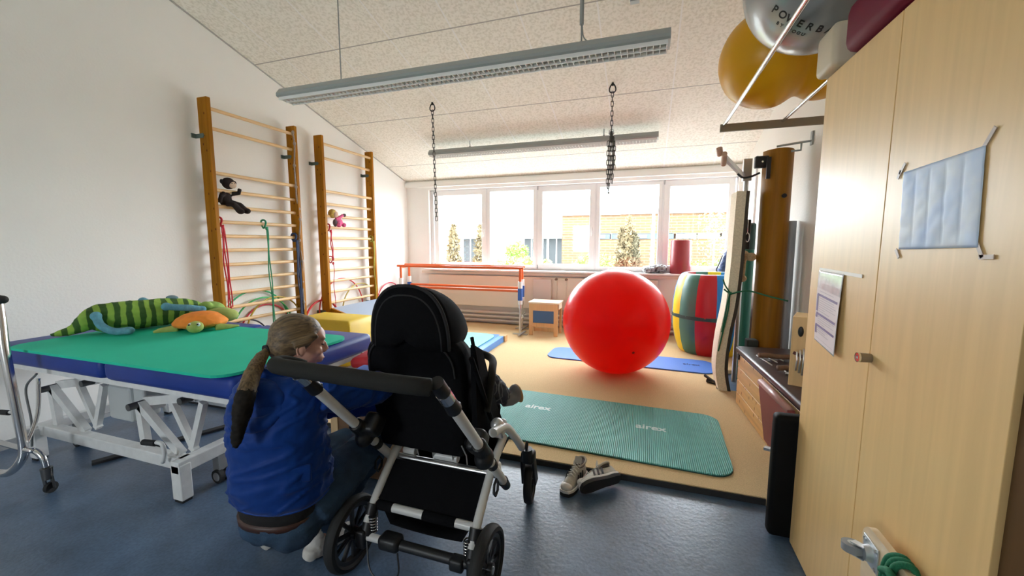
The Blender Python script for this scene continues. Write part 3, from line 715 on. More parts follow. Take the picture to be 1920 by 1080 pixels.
# ================================================================== WINDOW END
OR = mat('orange_enamel', (.72, .12, .02), .35)
t = thing('parallel_bars', 'orange walking bars on steel feet standing below the window band', 'parallel bars', (-2.8, 5.85, .04), None)
for y, xa, xb in ((5.66, -3.86, -1.70), (6.06, -3.98, -1.80)):
    b = B(); b.tube([(xa, y, 1.04), (xb, y, 1.04)], .019, 14); b.obj('hand_rail', OR, t, 'auto')
    b = B(); b.tube([(xa+.06, y, .70), (xb-.05, y, .70)], .019, 14); b.obj('lower_rail', OR, t, 'auto')
BLUES = mat('sleeve_blue', (.03, .12, .42), .4)
for x, y in ((-1.75, 5.66), (-1.84, 6.06), (-3.80, 5.66), (-3.90, 6.06)):
    b = B(); b.cyl((x, y, .80), (x, y, 1.03), .019, seg=14); p_ = b.obj('post', OR, t, 'auto')
    b = B(); b.cyl((x, y, .50), (x, y, .84), .034, seg=18); s_ = b.obj('sleeve', FRAMEW, p_, 'auto')
    b = B(); b.cyl((x, y, .44), (x, y, .50), .03, .022, 14); b.cyl((x, y, .05), (x, y, .44), .017, seg=12); b.bar((x+.02, y-.0, .30), (x+.05, y-.02, .33), .02, .05); b.obj('lower_post', STEEL, p_, 'auto')
    b = B(); b.box((x, y, .049), (.22, .05, .014)); b.box((x+.03, y+.0, .06), (.03, .34, .02)); b.obj('foot', STEEL, t)
    b = B(); b.cyl((x, y, .56), (x, y, .74), .0365, seg=18); b.obj('blue_label', BLUES, p_, 'auto')
for x in (-1.75, -3.80):
    b = B(); b.tube([(x, 5.66, 1.015), (x-.09, 6.06, 1.015)], .015, 10); b.obj('cross_tube', OR, t)

t = thing('child_stool', 'small beech stool table with a blue front panel beside the red ball', 'stool', (-1.40, 5.86, .04))
BE2 = mat('stool_beech', (.66, .42, .20), .45, grain=(2, .12))
b = B()
for x in (-1.59, -1.215): b.box((x, 5.70, .28), (.06, .03, .48), bev=.004)
b.box((-1.4025, 5.70, .465), (.32, .03, .10)); b.box((-1.4025, 5.70, .20), (.32, .03, .06)); b.obj('front_frame', BE2, t)
b = B(); b.box((-1.4025, 5.705, .325), (.325, .012, .20)); b.obj('front_panel', mat('panel_blue', (.045, .13, .30), .5), t)
for x in (-1.605, -1.20):
    b = B(); b.box((x, 5.98, .28), (.03, .05, .48), bev=.004); b.box((x, 5.84, .47), (.025, .26, .09)); b.obj('side_frame', BE2, t)
b = B(); b.box((-1.4025, 5.85, .10), (.32, .03, .05)); b.obj('stretcher', BE2, t)
b = B(); b.box((-1.40, 5.85, .53), (.47, .34, .025), bev=.006); b.box((-1.172, 5.80, .49), (.014, .2, .08)); b.obj('top', mat('stool_top', (.78, .68, .52), .5), t)
# pale panel leaning at the wall
b = B(); b.box((-1.56, 6.25, .66), (.30, .02, .34), (-.05, 0, 0)); o = b.obj('cover_panel', mat('pale_panel', (.60, .52, .48), .5)); tag(o, 'pale square panel on the radiator behind the small stool', 'panel')

# folded blue mat with wooden beam and turquoise mat on top
t = thing('low_platform', 'low blue padded platform with wooden corner blocks under a turquoise mat', 'platform', (-2.2, 4.6, .04))
b = B(); b.box((-2.20, 4.68, .085), (.60, 1.08, .085), bev=.008); b.obj('pad', mat('sky_blue_vinyl', (.05, .22, .55), .45), t)
b = B(); b.box((-1.865, 4.66, .085), (.075, .96, .084), bev=.006); b.obj('side_bolster', mat('light_blue_vinyl', (.10, .30, .75), .45), t)
for y in (4.125, 5.195):
    b = B(); b.box((-1.90, y, .084), (.18, .10, .086), bev=.005); b.obj('corner_block', BE2, t)
b = B(); b.prism(rrect(-2.21, 4.66, .58, 1.00, .18, .130), (0, 0, .012)); o = b.obj('exercise_mat', mat('turquoise_foam', (.20, .62, .58), .6, bump=(200, .2))); tag(o, 'turquoise foam mat lying on the low blue platform, left of the red ball', 'mat')

# big red ball: thin translucent vinyl, daylight from the windows glows through it
RBM = mat('red_ball_vinyl', (.93, .003, .002), .28, coat=.08, spec=.22)
nt = RBM.node_tree; tr = nt.nodes.new('ShaderNodeBsdfTranslucent'); tr.inputs['Color'].default_value = (1, .012, .006, 1); mxs = nt.nodes.new('ShaderNodeMixShader'); mxs.inputs[0].default_value = .26
outn = nt.nodes['Material Output']; nt.links.new(nt.nodes['Principled BSDF'].outputs[0], mxs.inputs[1]); nt.links.new(tr.outputs[0], mxs.inputs[2]); nt.links.new(mxs.outputs[0], outn.inputs['Surface'])
b = B(); b.ell((-.280, 4.31, .587), (.549, .549, .547), seg=64, rings=40)
o = b.obj('gym_ball', mat('red_ball_vinyl', (.93, .003, .002), .28, coat=.08, spec=.22), None, True); tag(o, 'very large shiny red gym ball on the tan carpet', 'ball')
q = B(); q.lathe((-.280, 4.31, .587), [(.0, .5505), (.012, .550), (.014, .546)], 14, axis=(.35, -.8, -.35)); q.obj('valve', mat('red_dark', (.3, .0, .0), .4), o)

b = B(); b.prism(rrect(-.17, 4.80, 1.85, .50, .13, .041, rot=math.radians(-3)), (0, 0, .012)); o = b.obj('exercise_mat', mat('blue_foam', (.07, .20, .64), .6, bump=(200, .2))); tag(o, 'narrow blue foam mat on the carpet behind the red ball', 'mat')
text_mesh('lettering', 'airex', .085, mat('print_navy', (.02, .05, .2), .6), o, (.53, 4.79, .0536), Euler((0, 0, math.radians(-3))).to_matrix())

# ribbed turquoise mat in front
rb = mat('ribbed_turquoise', (.13, .48, .45), .45, spec=.3, noise_=(2.5, .08)); nt = rb.node_tree; bs = nt.nodes['Principled BSDF']
tc = nt.nodes.new('ShaderNodeTexCoord'); wv = nt.nodes.new('ShaderNodeTexWave'); wv.inputs['Scale'].default_value = 26; wv.bands_direction = 'X'
bp = nt.nodes.new('ShaderNodeBump'); bp.inputs['Strength'].default_value = .6; bp.inputs['Distance'].default_value = .01
nt.links.new(tc.outputs['Object'], wv.inputs[0]); nt.links.new(wv.outputs[0], bp.inputs['Height']); nt.links.new(bp.outputs[0], bs.inputs['Normal'])
b = B(); b.prism(rrect(-.39, 2.965, 1.90, .90, .12, .041, rot=math.radians(-2.2)), (0, 0, .013)); o = b.obj('exercise_mat', rb); tag(o, 'long ribbed pale turquoise exercise mat at the front edge of the carpet', 'mat')
b = B(); b.prism(rrect(-.39, 2.965, 1.905, .905, .12, .0406, rot=math.radians(-2.2)), (0, 0, .006)); b.obj('underside', mat('mat_dark_edge', (.02, .07, .06), .7), o)
for x, y in ((-.80, 3.10), (.08, 3.00)):
    text_mesh('lettering', 'airex', .105, mat('print_pale', (.62, .82, .80), .6), o, (x, y, .0542), Euler((0, 0, math.radians(-2))).to_matrix())

# sneakers
def sneaker(c, yaw, roll, label):
    t = thing('sneaker', label, 'shoe', c, 'pair of sneakers at the carpet edge')
    Rm = Matrix.Rotation(yaw, 3, 'Z') @ Matrix.Rotation(roll, 3, 'Y'); c = V(c)
    T = lambda x, y, z: c+Rm @ V((x, y, z))
    # toe towards -y; length .27
    def outl(s_, z): return [T(s_*xx, yy, z) for xx, yy in [(.0, -.135), (.028, -.128), (.043, -.10), (.047, -.06), (.040, -.01), (.034, .04), (.036, .09), (.030, .125), (.0, .137), (-.030, .125), (-.034, .09), (-.032, .04), (-.038, -.01), (-.045, -.06), (-.040, -.10), (-.026, -.128)]]
    b = B(); b.loft([outl(1, .0), outl(1.04, .008), outl(1.02, .02)]); so = b.obj('outsole', mat('sole_black', (.015, .015, .015), .7), t, 'auto')
    b = B(); b.loft([outl(1.02, .0202), outl(1.05, .024), outl(1.0, .034)]); b.obj('midsole', mat('sole_white', (.75, .73, .70), .55), t, 'auto')
    sec = [(-.128, .018, .045, .0), (-.105, .036, .062, 0), (-.06, .042, .078, 0), (-.02, .037, .092, 0), (.02, .032, .105, 0), (.05, .033, .100, 0), (.09, .033, .098, 0), (.12, .026, .108, 0), (.133, .014, .10, 0)]
    rings = []
    for (y, hw, h, _) in sec:
        rings.append([T(hw*math.cos(a)*(1 if math.sin(a) < .2 else .82), y, .032+max(0, math.sin(a))*(h-.032)) if math.sin(a) > 0 else T(hw*math.cos(a), y, .030) for a in [2*PI*k/18 for k in range(18)]])
    b = B(); b.loft(rings); o = b.obj('upper', mat('sneaker_grey', (.50, .48, .43), .8, noise_=(60, .15)), t, True)
    b = B(); b.loft([[T(.026*math.cos(a), .078+.045*math.sin(a), z) for a in [2*PI*k/16 for k in range(16)]] for z in (.085, .112)], cap=True); b.obj('opening', mat('lining_brown', (.06, .045, .04), .9), t)
    b = B(); b.tube([T(.030*math.cos(a), .080+.048*math.sin(a), .106+.008*math.sin(a)) for a in [2*PI*k/20 for k in range(20)]], .007, 8, closed=True); b.obj('collar', mat('sneaker_beige', (.40, .35, .29), .85), t, True)
    b = B(); b.loft([[T(.022*math.cos(a), .04+.01*k_, .10+.022*k_+.004*math.sin(a)) for a in [2*PI*k/12 for k in range(12)]] for k_ in range(3)]); b.obj('tongue', mat('sneaker_grey2', (.55, .53, .48), .8), t)
    b = B(); b.ell(T(0, -.100, .042), (.033, .030, .022)); b.obj('toe_cap', mat('sneaker_toe', (.66, .64, .60), .6), t, True)
    b = B()
    for k in range(5):
        y = -.045+.02*k; z = .084+.0055*k
        b.tube([T(-.022, y, z-.006), T(0, y+.003, z+.006), T(.022, y, z-.006)], .0035, 6)
    b.obj('lace', mat('lace_white', (.7, .68, .64), .8), t, True)
    for s_ in (-1, 1):
        b = B()
        for k in range(3):
            y = -.025+.028*k
            b.bar(T(s_*.0405, y-.008, .036), T(s_*.0335, y+.012, .080), .011, .004, up=tuple(Rm @ V((s_, 0, .2))))
        b.obj('side_stripe', mat('stripe_black', (.01, .01, .012), .6), t)
sneaker((-.350, 2.205, .0), math.radians(-16), 0, 'grey-white sneaker standing upright, left one of the pair')
sneaker((-.190, 2.185, .046), math.radians(-48), math.radians(-72), 'grey-white sneaker tipped on its side showing the black sole')

# striped barrel
t = thing('foam_barrel', 'big stuffed barrel in yellow, green, red and blue stripes with open top', 'barrel', (.80, 5.56, .04))
c = V((.80, 5.56, .042)); PRF = [(.325, 0), (.36, .04), (.40, .16), (.43, .32), (.438, .48), (.432, .64), (.41, .80), (.375, .92), (.345, .975), (.315, .992)]
cols = [mat('barrel_yellow', (.80, .62, .02), .4), mat('barrel_green', (.045, .17, .13), .45), mat('barrel_red', (.42, .006, .012), .42), mat('barrel_blue', (.01, .20, .52), .42)]
nst = 12; a0 = math.radians(181)
for k in range(nst):
    b = B(); verts = []; sub = 6
    for j in range(sub+1):
        a = a0+2*PI*(k+j/sub)/nst; bulge = .010*math.sin(PI*j/sub)
        for (r_, h_) in PRF: verts.append(c+V(((r_+bulge)*math.cos(a), (r_+bulge)*math.sin(a), h_)))
        verts.append(c+V((.30*math.cos(a), .30*math.sin(a), .985))); verts.append(c+V((.29*math.cos(a), .29*math.sin(a), .10)))
    n_ = len(PRF)+2; b._add(verts, [(j*n_+i, (j+1)*n_+i, (j+1)*n_+i+1, j*n_+i+1) for j in range(sub) for i in range(n_-1)])
    b.obj('panel', cols[[0, 1, 2, 3][k % 4]], t, True)
b = B(); b.lathe(c, [(0, .02), (.29, .02), (.29, .10), (0, .10)], 36); b.obj('bottom', cols[2], t)
b = B(); b.lathe(c, [(.436, .44), (.448, .445), (.448, .485), (.436, .49)], 60); b.obj('belt', mat('barrel_strap', (.02, .06, .05), .7), t)

# on the sill
b = B(); b.lathe((.488, 6.36, .966), [(0, 0), (.135, 0), (.140, .01), (.140, .475), (.13, .488), (0, .49)], 40); o = b.obj('foam_roll', mat('maroon_vinyl', (.26, .022, .028), .4, noise_=(3, .1)), None, 'auto'); tag(o, 'maroon foam roll standing upright on the window sill', 'roll')
b = B(); b.ell((.07, 6.34, 1.015), (.11, .09, .05)); b.ell((.21, 6.34, 1.03), (.10, .09, .062)); b.tube([(.10, 6.33, 1.04), (.14, 6.32, 1.075), (.18, 6.33, 1.05)], .02, 8)
o = b.obj('plastic_bag', mat('crumpled_foil', (.30, .31, .32), .3, noise_=(24, .95)), None); fuse(o, .008, 0, .022, .03); tag(o, 'crumpled silver-grey plastic bag on the window sill beside the maroon roll', 'bag')
t = thing('cloth_bag', 'dark blue bag with black strap at the right end of the sill', 'bag', (1.08, 6.34, .966))
b = B(); b.loft([[V((1.10+rx*math.cos(a)+sx, 6.34+.09*math.sin(a), z)) for a in [2*PI*k/20 for k in range(20)]] for (rx, z, sx) in ((.10, .967, .0), (.125, 1.0, -.0), (.11, 1.12, .01), (.085, 1.24, .02), (.06, 1.31, .02), (.045, 1.325, .02))]); fuse(b.obj('body', mat('navy_nylon', (.012, .04, .13), .5), t), .01, 2, .008, .05)
b = B(); b.tube(catmull([(1.02, 6.25, 1.24), (.98, 6.235, 1.12), (.95, 6.235, 1.03), (.985, 6.23, 1.0)], 5), .008, 8); b.obj('shoulder_strap', BLACK, t)

# ================================================================== RIGHT WALL: leaning things
t = thing('pull_up_arm', 'grey steel post with angled handle bar beside the orange slide', 'exercise frame', (.86, 4.12, .04))
b = B(); b.tube([(.868, 4.32, .05), (.868, 4.32, 2.14)], .022, 10); b.box((.87, 4.32, 2.08), (.07, .05, .20)); b.bar((.84, 4.30, 2.02), (.62, 3.95, 2.14), .03, .035); b.obj('post', STEEL, t)
b = B(); b.cyl((.62, 4.0, 2.09), (.60, 3.85, 2.15), .022, seg=14); b.cyl((.575, 3.9, 2.15), (.56, 3.86, 2.20), .024, seg=14); b.obj('grip', mat('grip_beige', (.45, .30, .22), .6), t)
b = B(); b.tube(catmull([(.755, 4.12, 2.02), (.80, 4.12, 1.985), (.86, 4.12, 1.99), (.93, 4.12, 2.02)], 4), .009, 8); b.obj('hook', BLACK, t)

# beige mat folded and tied
t = thing('felt_mat', 'beige felt-faced board leaning upright, tied with green cord, left of the green tube', 'board', (.74, 4.2, .04))
cx = [(.04, .735), (.25, .70), (.55, .715), (.85, .755), (1.2, .775), (1.5, .782), (1.86, .79)]
def curve_pts(dx): return [V((x+dx, 4.04, z)) for z, x in cx]
a_ = catmull(curve_pts(-.045), 4); b_ = catmull(curve_pts(.030), 4)
b = B(); b.prism(a_+list(reversed(b_)), (0, .24, 0)); b.obj('felt_face', mat('felt_beige', (.74, .66, .50), .95, noise_=(80, .15), bump=(200, .3)), t)
a_ = catmull(curve_pts(.031), 4); b_ = catmull(curve_pts(.058), 4)
b = B(); b.prism(a_+list(reversed(b_)), (0, .24, 0)); b.obj('backing', mat('backing_dark', (.045, .035, .025), .8), t)
GC = mat('green_cord', (.015, .13, .06), .85)
b = B()
b.tube(catmull([(.685, 4.03, .99), (.74, 4.02, .955), (.80, 4.02, .97), (.88, 4.0, .985), (1.0, 3.84, .96), (1.13, 3.83, .93)], 6), .007, 8)
b.tube(catmull([(.735, 4.025, .96), (.715, 4.015, .85), (.70, 4.01, .72), (.685, 4.01, .60)], 5), .0065, 8); b.tube(catmull([(.735, 4.025, .96), (.725, 4.012, .80), (.69, 4.008, .58), (.665, 4.008, .42)], 5), .0065, 8)
b.tube(catmull([(.735, 4.025, .96), (.69, 4.02, 1.03), (.675, 4.03, 1.08)], 4), .0065, 8); b.ell((.737, 4.02, .955), .016, seg=10, rings=8)
o = b.obj('tie_cord', GC, None, True); tag(o, 'green cord tied round the beige board and the orange slide', 'cord')

t = thing('foam_tube', 'tall dark green padded tube with black cap behind the beige board', 'roll', (.90, 4.32, .04))
b = B(); b.lathe((.945, 4.46, .042), [(0, 0), (.06, 0), (.06, 1.30), (0, 1.30)], 24); b.obj('body', mat('bottle_green_vinyl', (.01, .13, .09), .5), t, 'auto')
b = B(); b.lathe((.945, 4.46, 1.343), [(0, 0), (.062, 0), (.062, .24), (.05, .255), (0, .255)], 24); b.obj('cap', mat('cap_green', (.03, .08, .07), .6), t, 'auto')
b = B(); b.box((.90, 4.385, 1.49), (.09, .03, .28), bev=.01); o = b.obj('webbing_strap', BLACK); 
tag(o, 'black webbing strap with carabiner hanging in front of the green tube', 'strap')
q = B(); q.tube([(.915+.016*math.cos(a), 4.362, 1.46+.042*math.sin(a)) for a in [2*PI*k/16 for k in range(16)]], .0055, 8, closed=True); q.tube([(.915, 4.362, 1.50), (.915, 4.364, 1.63)], .004, 6); q.obj('carabiner', CHROME, o, True)
b = B(); b.tube(catmull([(.86, 4.19, 1.32), (.86, 4.18, 1.22), (.855, 4.18, 1.10), (.85, 4.19, 1.07)], 5), .022, 10); b.ell((.86, 4.18, 1.31), (.035, .03, .03)); b.ell((.92, 4.18, 1.28), (.045, .03, .04)); b.ell((.85, 4.18, 1.08), (.045, .03, .035)); b.tube(catmull([(.84, 4.18, 1.09), (.80, 4.17, 1.07)], 3), .012, 8)
o = b.obj('knotted_rope', mat('rope_cream', (.55, .42, .26), .9, noise_=(90, .3)), None); fuse(o, .007, 1); tag(o, 'cream rope with thick knots hanging in front of the green tube', 'rope')

# orange curved slide standing upright
t = thing('curved_slide', 'tall orange-varnished curved wooden slide standing upright against the right wall', 'slide', (1.05, 3.98, .04))
def arc_pts(z, off, n=14):
    c0 = V((1.06, 4.10, z)); w_ = .115
    return [c0+V((w_*(-1+2*k/n)*(1-off*0), -.13*math.sin(PI*k/n)**.7*1.0+off, 0)) for k in range(n+1)]
zs = [.05, .5, 1.0, 1.5, 2.0, 2.15, 2.195]; outer = []; inner = []
rings = []
for z in zs:
    o1 = arc_pts(z, 0); i1 = arc_pts(z, .022); rings.append(o1+list(reversed(i1)))
b = B(); b.loft(rings); b.obj('body', mat('orange_plywood', (.27, .115, .006), .5, grain=(2, .2), spec=.2), t, 'auto')
b = B(); b.cyl((1.085, 3.972, 1.80), (1.085, 3.955, 1.80), .018, seg=14); b.obj('hole', BLACK, t)
b = B(); b.box((.925, 4.06, 2.10), (.11, .05, .10), bev=.01); b.box((.965, 4.0, 2.04), (.03, .02, .18)); b.obj('clip', BLACK, t)
b = B(); b.cyl((.925, 4.034, 2.10), (.925, 4.028, 2.10), .008, seg=10); b.obj('screw', CHROME, t)
b = B(); b.tube([(1.265, 4.0, 2.24), (1.08, 4.0, 2.22), (1.02, 4.02, 2.215)], .009, 8); b.box((1.262, 4.0, 2.26), (.012, .04, .11)); b.tube([(1.19, 4.0, 2.225), (1.19, 4.0, 2.17), (1.12, 4.0, 2.165)], .008, 8); b.obj('wall_hook', GREY, t)
b = B(); b.cyl((1.215, 4.18, .042), (1.205, 4.18, 1.60), .048, seg=20); o = b.obj('foam_tube', mat('grey_blue_tube', (.34, .37, .42), .5), None, 'auto'); tag(o, 'slim grey-blue tube standing between the orange slide and the right wall', 'roll')
b = B(); b.box((.93, 4.02, .30), (.09, .10, .50), bev=.01); o = b.obj('foam_wedge', mat('dark_foam', (.03, .035, .03), .8)); tag(o, 'dark foam block at the foot of the orange slide', 'foam block')
b = B(); b.cyl((.62, 4.25, .06), (.70, 4.20, .055), .02, seg=14); b.bar((.60, 4.28, .10), (.70, 4.18, .05), .02, .02); o = b.obj('floor_clamp', BLACK); tag(o, 'small black metal clamp on the carpet left of the beige board', 'clamp')

# ------------------------------------------------------------------ vaulting box of knotty pine
rz = math.radians(3.2); Rb = Matrix.Rotation(rz, 3, 'Z'); o0 = V((1.03, 3.12, .04))
def L(x, y, z): return o0+Rb @ V((x, y, z))
pine = mat('knotty_pine', (.74, .46, .19), .45, grain=(1, .16)); nt = pine.node_tree; bs = nt.nodes['Principled BSDF']
knots(pine, 1, 2, 7, (1.7, .8), .105)
t = thing('vaulting_box', 'knotty pine vaulting box with dark padded top along the right wall', 'vaulting box', tuple(o0))
for k in range(4):
    b = B(); z = .055+k*.107
    b.box(L(-.20, 0, z), (.025, 1.32, .103), Rb, .004); b.box(L(.19, 0, z), (.025, 1.32, .103), Rb, .004)
    b.box(L(0, -.66, z), (.37, .025, .103), Rb, .004); b.box(L(0, .66, z), (.37, .025, .103), Rb, .004); b.obj('plank_frame', pine, t)
b = B(); b.box(L(0, 0, .462), (.46, 1.42, .055), Rb, .02); b.obj('padded_top', mat('maroon_leather', (.055, .035, .035), .35, noise_=(20, .15)), t, 'auto')
b = B(); b.box(L(0, -.70, .415), (.36, .02, .04), Rb); b.box(L(0, -.66, .42), (.40, .03, .03), Rb); b.obj('top_rail', mat('pine_rail', (.62, .30, .06), .45), t)
b = B(); b.box(L(-.218, .64, .41), (.012, .05, .04), Rb); b.obj('corner_fitting', BLACK, t)
# items on top
for i, (y, xx) in enumerate(((.30, .03), (-.02, .05))):
    b = B(); n_ = 9; pts = [L(xx-.20+.052*k, y+.008*math.sin(k), .518+.003*math.sin(k*2)) for k in range(n_)]
    b.tube(catmull(pts, 3), .019, 10); o = b.obj('wooden_stick', mat('driftwood', (.16, .085, .045), .8, noise_=(20, .4)), None, True)
    tag(o, ['brown bark stick farther back on the dark padded top', 'brown bark stick nearer the camera on the dark padded top'][i], 'stick', 'sticks on the vaulting box')
b = B()
for k, (xa, ya, ln) in enumerate(((-.16, .38, -.26), (-.10, .40, -.20), (-.04, .42, -.16), (-.10, .0, -.26), (-.02, .03, -.34), (-.06, .05, -.1))):
    b.tube([L(xa, ya, .497), L(xa+.02, ya+ln, .497)], .005, 8)
b.tube([L(-.12, -.07, .50), L(.0, -.10, .50)], .008, 8); b.tube([L(-.12, .05, .50), L(.05, .04, .50)], .008, 8)
o = b.obj('metal_rods', STEEL, None, True); tag(o, 'thin metal rods fixed in a rack lying under the bark sticks', 'rods')
# box with spring (musical box)
t = thing('sound_box', 'light wooden sound box with coiled metal springs standing on the vaulting box', 'instrument', (.98, 2.95, .535))
Rk = Matrix.Rotation(math.radians(-22), 3, 'Z'); kc = V((1.045, 2.87, .74)); Kx = Rk @ V((1, 0, 0)); Ky = Rk @ V((0, 1, 0))
K = lambda x, y, z: kc+Rk @ V((x, y, z))
b = B(); b.box(kc, (.30, .20, .44), Rk, .004); b.obj('box_body', mat('ply_light', (.74, .50, .24), .45, grain=(2, .1)), t)
b = B(); b.ell(K(-.105, -.101, .13), (.015, .006, .032), Rk, 16, 10); b.obj('sound_hole', BLACK, t)
b = B(); b.box(K(-.06, -.104, -.03), (.16, .016, .018), Rk @ Matrix.Rotation(.35, 3, 'Y'), .003); b.obj('clamp_bar', mat('clamp_brown', (.12, .03, .025), .6), t)
b = B()
for k in range(8):
    xx = -.115+.016*k; h0 = .055-.012*abs(k-4); b.tube([K(xx, -.112, h0), K(xx+.004, -.128, -.04), K(xx, -.115, -.145+.012*abs(k-3))], .0055, 8)
b.obj('spring', mat('spring_steel', (.85, .85, .87), .3, .8), t, True)
# mauve padded board at the box side, with grip; small red wheel
t = thing('scooter_seat', 'mauve padded folding board leaning on the side of the pine box', 'padded board', (.80, 2.55, .04))
b = B(); b.loft([[L(-.275+dx, y, z) for dx, y, z in ((0, -.08+yo, zt_), (.035, -.08+yo, zt_), (.035, -.58+yo, zt_), (0, -.58+yo, zt_))] for zt_, yo in ((.10, -.16), (.40, .0), (.43, .01))]); b.obj('board', mat('mauve_vinyl', (.24, .055, .055), .45), t, 'auto')
b = B(); b.tube([L(-.258, -.06, .425), L(-.258, -.56, .425)], .022, 12); b.obj('rolled_edge', mat('mauve_light', (.42, .22, .20), .35), t, True)
t = thing('tension_knob', 'small dark red round knob with steel lever low beside the black pad', 'knob', (.70, 2.32, .12))
b = B(); b.cyl((.69, 2.30, .13), (.745, 2.33, .13), .052, seg=24); b.obj('wheel', mat('knob_red', (.16, .01, .015), .45), t, 'auto')
b = B(); b.bar((.70, 2.33, .17), (.67, 2.34, .31), .016, .016); b.bar((.64, 2.36, .315), (.72, 2.31, .325), .03, .014); b.obj('lever', STEEL, t)

# black pad between box and cabinet
b = B(); b.box((.89, 2.108, .31), (.58, .07, .60), (0, 0, 0), .022); o = b.obj('black_pad', mat('black_leatherette', (.005, .005, .005), .6, spec=.12), None, 'auto'); tag(o, 'black padded board on edge against the far side of the beech cabinet', 'padded board')

# ------------------------------------------------------------------ beech cabinet
cx0, cx1, cy0, cy1, ch = .705, 1.255, 1.02, 2.066, 2.078
t = thing('cabinet', 'tall light beech two-door cabinet filling the right edge', 'cabinet', (.98, 1.54, 0))
DOORW = mat('beech_laminate', (.74, .50, .22), .38, grain=(2, .07), spec=.5)
b = B(); b.box(((cx0+cx1)/2, (cy0+cy1)/2, ch/2), (cx1-cx0, cy1-cy0, ch)); b.obj('carcass', mat('beech_carcass', (.56, .38, .20), .45, grain=(2, .07)), t)
for y0_, y1_ in ((1.5435, cy1), (cy0, 1.5395)):
    b = B(); b.box((.6975, (y0_+y1_)/2, ch/2+.004), (.018, y1_-y0_, ch-.012), bev=.0015); b.obj('door', DOORW, t)
b = B(); b.box((.7035, 1.5415, ch/2), (.004, .007, ch-.02)); b.obj('door_gap', mat('gap_brown', (.10, .05, .03), .7), t)
b = B(); b.cyl((.689, 1.532, 1.04), (.655, 1.532, 1.04), .014, .015, 20); kn = b.obj('lock_knob', mat('knob_bronze', (.30, .25, .18), .4, .6), t, 'auto')
b = B(); b.lathe((.6548, 1.532, 1.04), [(0, 0), (.006, 0), (.006, .002), (.014, .002), (.014, 0), (.0155, -.003), (.0155, .003)], 20, axis=(-1, 0, 0)); b.obj('lock_face', CHROME, kn)
# neighbour, in shade
t = thing('brown_cabinet', 'dark brown wooden cabinet front at the extreme right edge beside the beech one', 'cabinet', (.99, .5, 0))
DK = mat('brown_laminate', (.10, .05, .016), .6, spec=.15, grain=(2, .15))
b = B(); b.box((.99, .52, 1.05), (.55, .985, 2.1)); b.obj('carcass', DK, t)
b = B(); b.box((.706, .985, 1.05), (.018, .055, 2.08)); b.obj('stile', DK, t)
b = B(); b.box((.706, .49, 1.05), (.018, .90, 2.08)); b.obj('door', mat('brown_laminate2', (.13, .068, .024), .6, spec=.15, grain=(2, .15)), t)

# sheets taped on the doors
FX = .6870
t = thing('taped_sheet', 'crinkled transparent pocket with pale blue sheet taped on the cabinet door', 'sheet', (FX, 1.3, 1.5))
cor = [(1.452, 1.600), (1.163, 1.610), (1.150, 1.392), (1.438, 1.384)]     # y,z around
def quad_grid(cor, n, m_, fn):
    b = B(); vs = []
    for i in range(n+1):
        for j in range(m_+1):
            u, v = i/n, j/m_
            y = (cor[0][0]*(1-u)+cor[1][0]*u)*(1-v)+(cor[3][0]*(1-u)+cor[2][0]*u)*v
            z = (cor[0][1]*(1-u)+cor[1][1]*u)*(1-v)+(cor[3][1]*(1-u)+cor[2][1]*u)*v
            vs.append(V((fn(u, v), y, z)))
    b._add(vs, [(i*(m_+1)+j, (i+1)*(m_+1)+j, (i+1)*(m_+1)+j+1, i*(m_+1)+j+1) for i in range(n) for j in range(m_)])
    return b
pm = mat('pale_blue_sheet', (.40, .54, .78), .5, noise_=(9, .12), col2=(.66, .72, .76), spec=.3)
b = quad_grid(cor, 60, 30, lambda u, v: FX-.002-.0022*abs(math.sin(u*5*PI))**.5*math.sin(v*PI)**.3-.0012*noise.noise(V((u*9, v*9, 0))))
o = b.obj('sheet', pm, t, True); o.modifiers.new('s', 'SOLIDIFY').thickness = .0006; bake(o)
TAPE = mat('tape_tan', (.42, .33, .26), .4)
for (y, z, a, l_) in ((1.462, 1.612, .9, .035), (1.157, 1.625, .95, .045), (1.444, 1.372, -.9, .03), (1.145, 1.385, -1.0, .035), (1.125, 1.372, .05, .04), (1.475, 1.598, 1.2, .025)):
    b = B(); b.box((FX-.0015, y, z), (.0015, l_, .010), (a*-1, 0, 0)); b.obj('tape', TAPE, t)
t = thing('info_sheet', 'sheet with purple bars in a plastic sleeve hanging on the farther cabinet door', 'sheet', (FX, 1.85, 1.15))
cor2 = [(1.972, 1.292), (1.752, 1.290), (1.742, .985), (1.962, 1.003)]
b = quad_grid(cor2, 20, 30, lambda u, v: FX-.003-.010*v*(1-v)-.012*u*v); o = b.obj('sleeve', mat('plastic_sleeve', (.72, .74, .75), .12, noise_=(14, .25)), t, True); o.modifiers.new('s', 'SOLIDIFY').thickness = .0006; bake(o)
cor3 = [(1.966, 1.222), (1.748, 1.205), (1.744, .992), (1.960, 1.008)]
sh = lambda u, v: FX-.0045-.010*(.25+.72*v)*(1-(.25+.72*v))-.012*u*(.25+.72*v)
b = quad_grid(cor3, 20, 20, sh); b.obj('paper', mat('paper_pinkish', (.68, .58, .58), .6), t, True)
def strip(b, u0, u1, v0, v1):
    q = []
    for (u, v) in ((u0, v0), (u1, v0), (u1, v1), (u0, v1)):
        y = (cor3[0][0]*(1-u)+cor3[1][0]*u)*(1-v)+(cor3[3][0]*(1-u)+cor3[2][0]*u)*v
        z = (cor3[0][1]*(1-u)+cor3[1][1]*u)*(1-v)+(cor3[3][1]*(1-u)+cor3[2][1]*u)*v
        q.append(V((sh(u, v)-.0012, y, z)))
    b._add(q, [(0, 1, 2, 3)])
b = B()
for v in (.10, .46, .68): strip(b, .06, .94, v, v+.042)
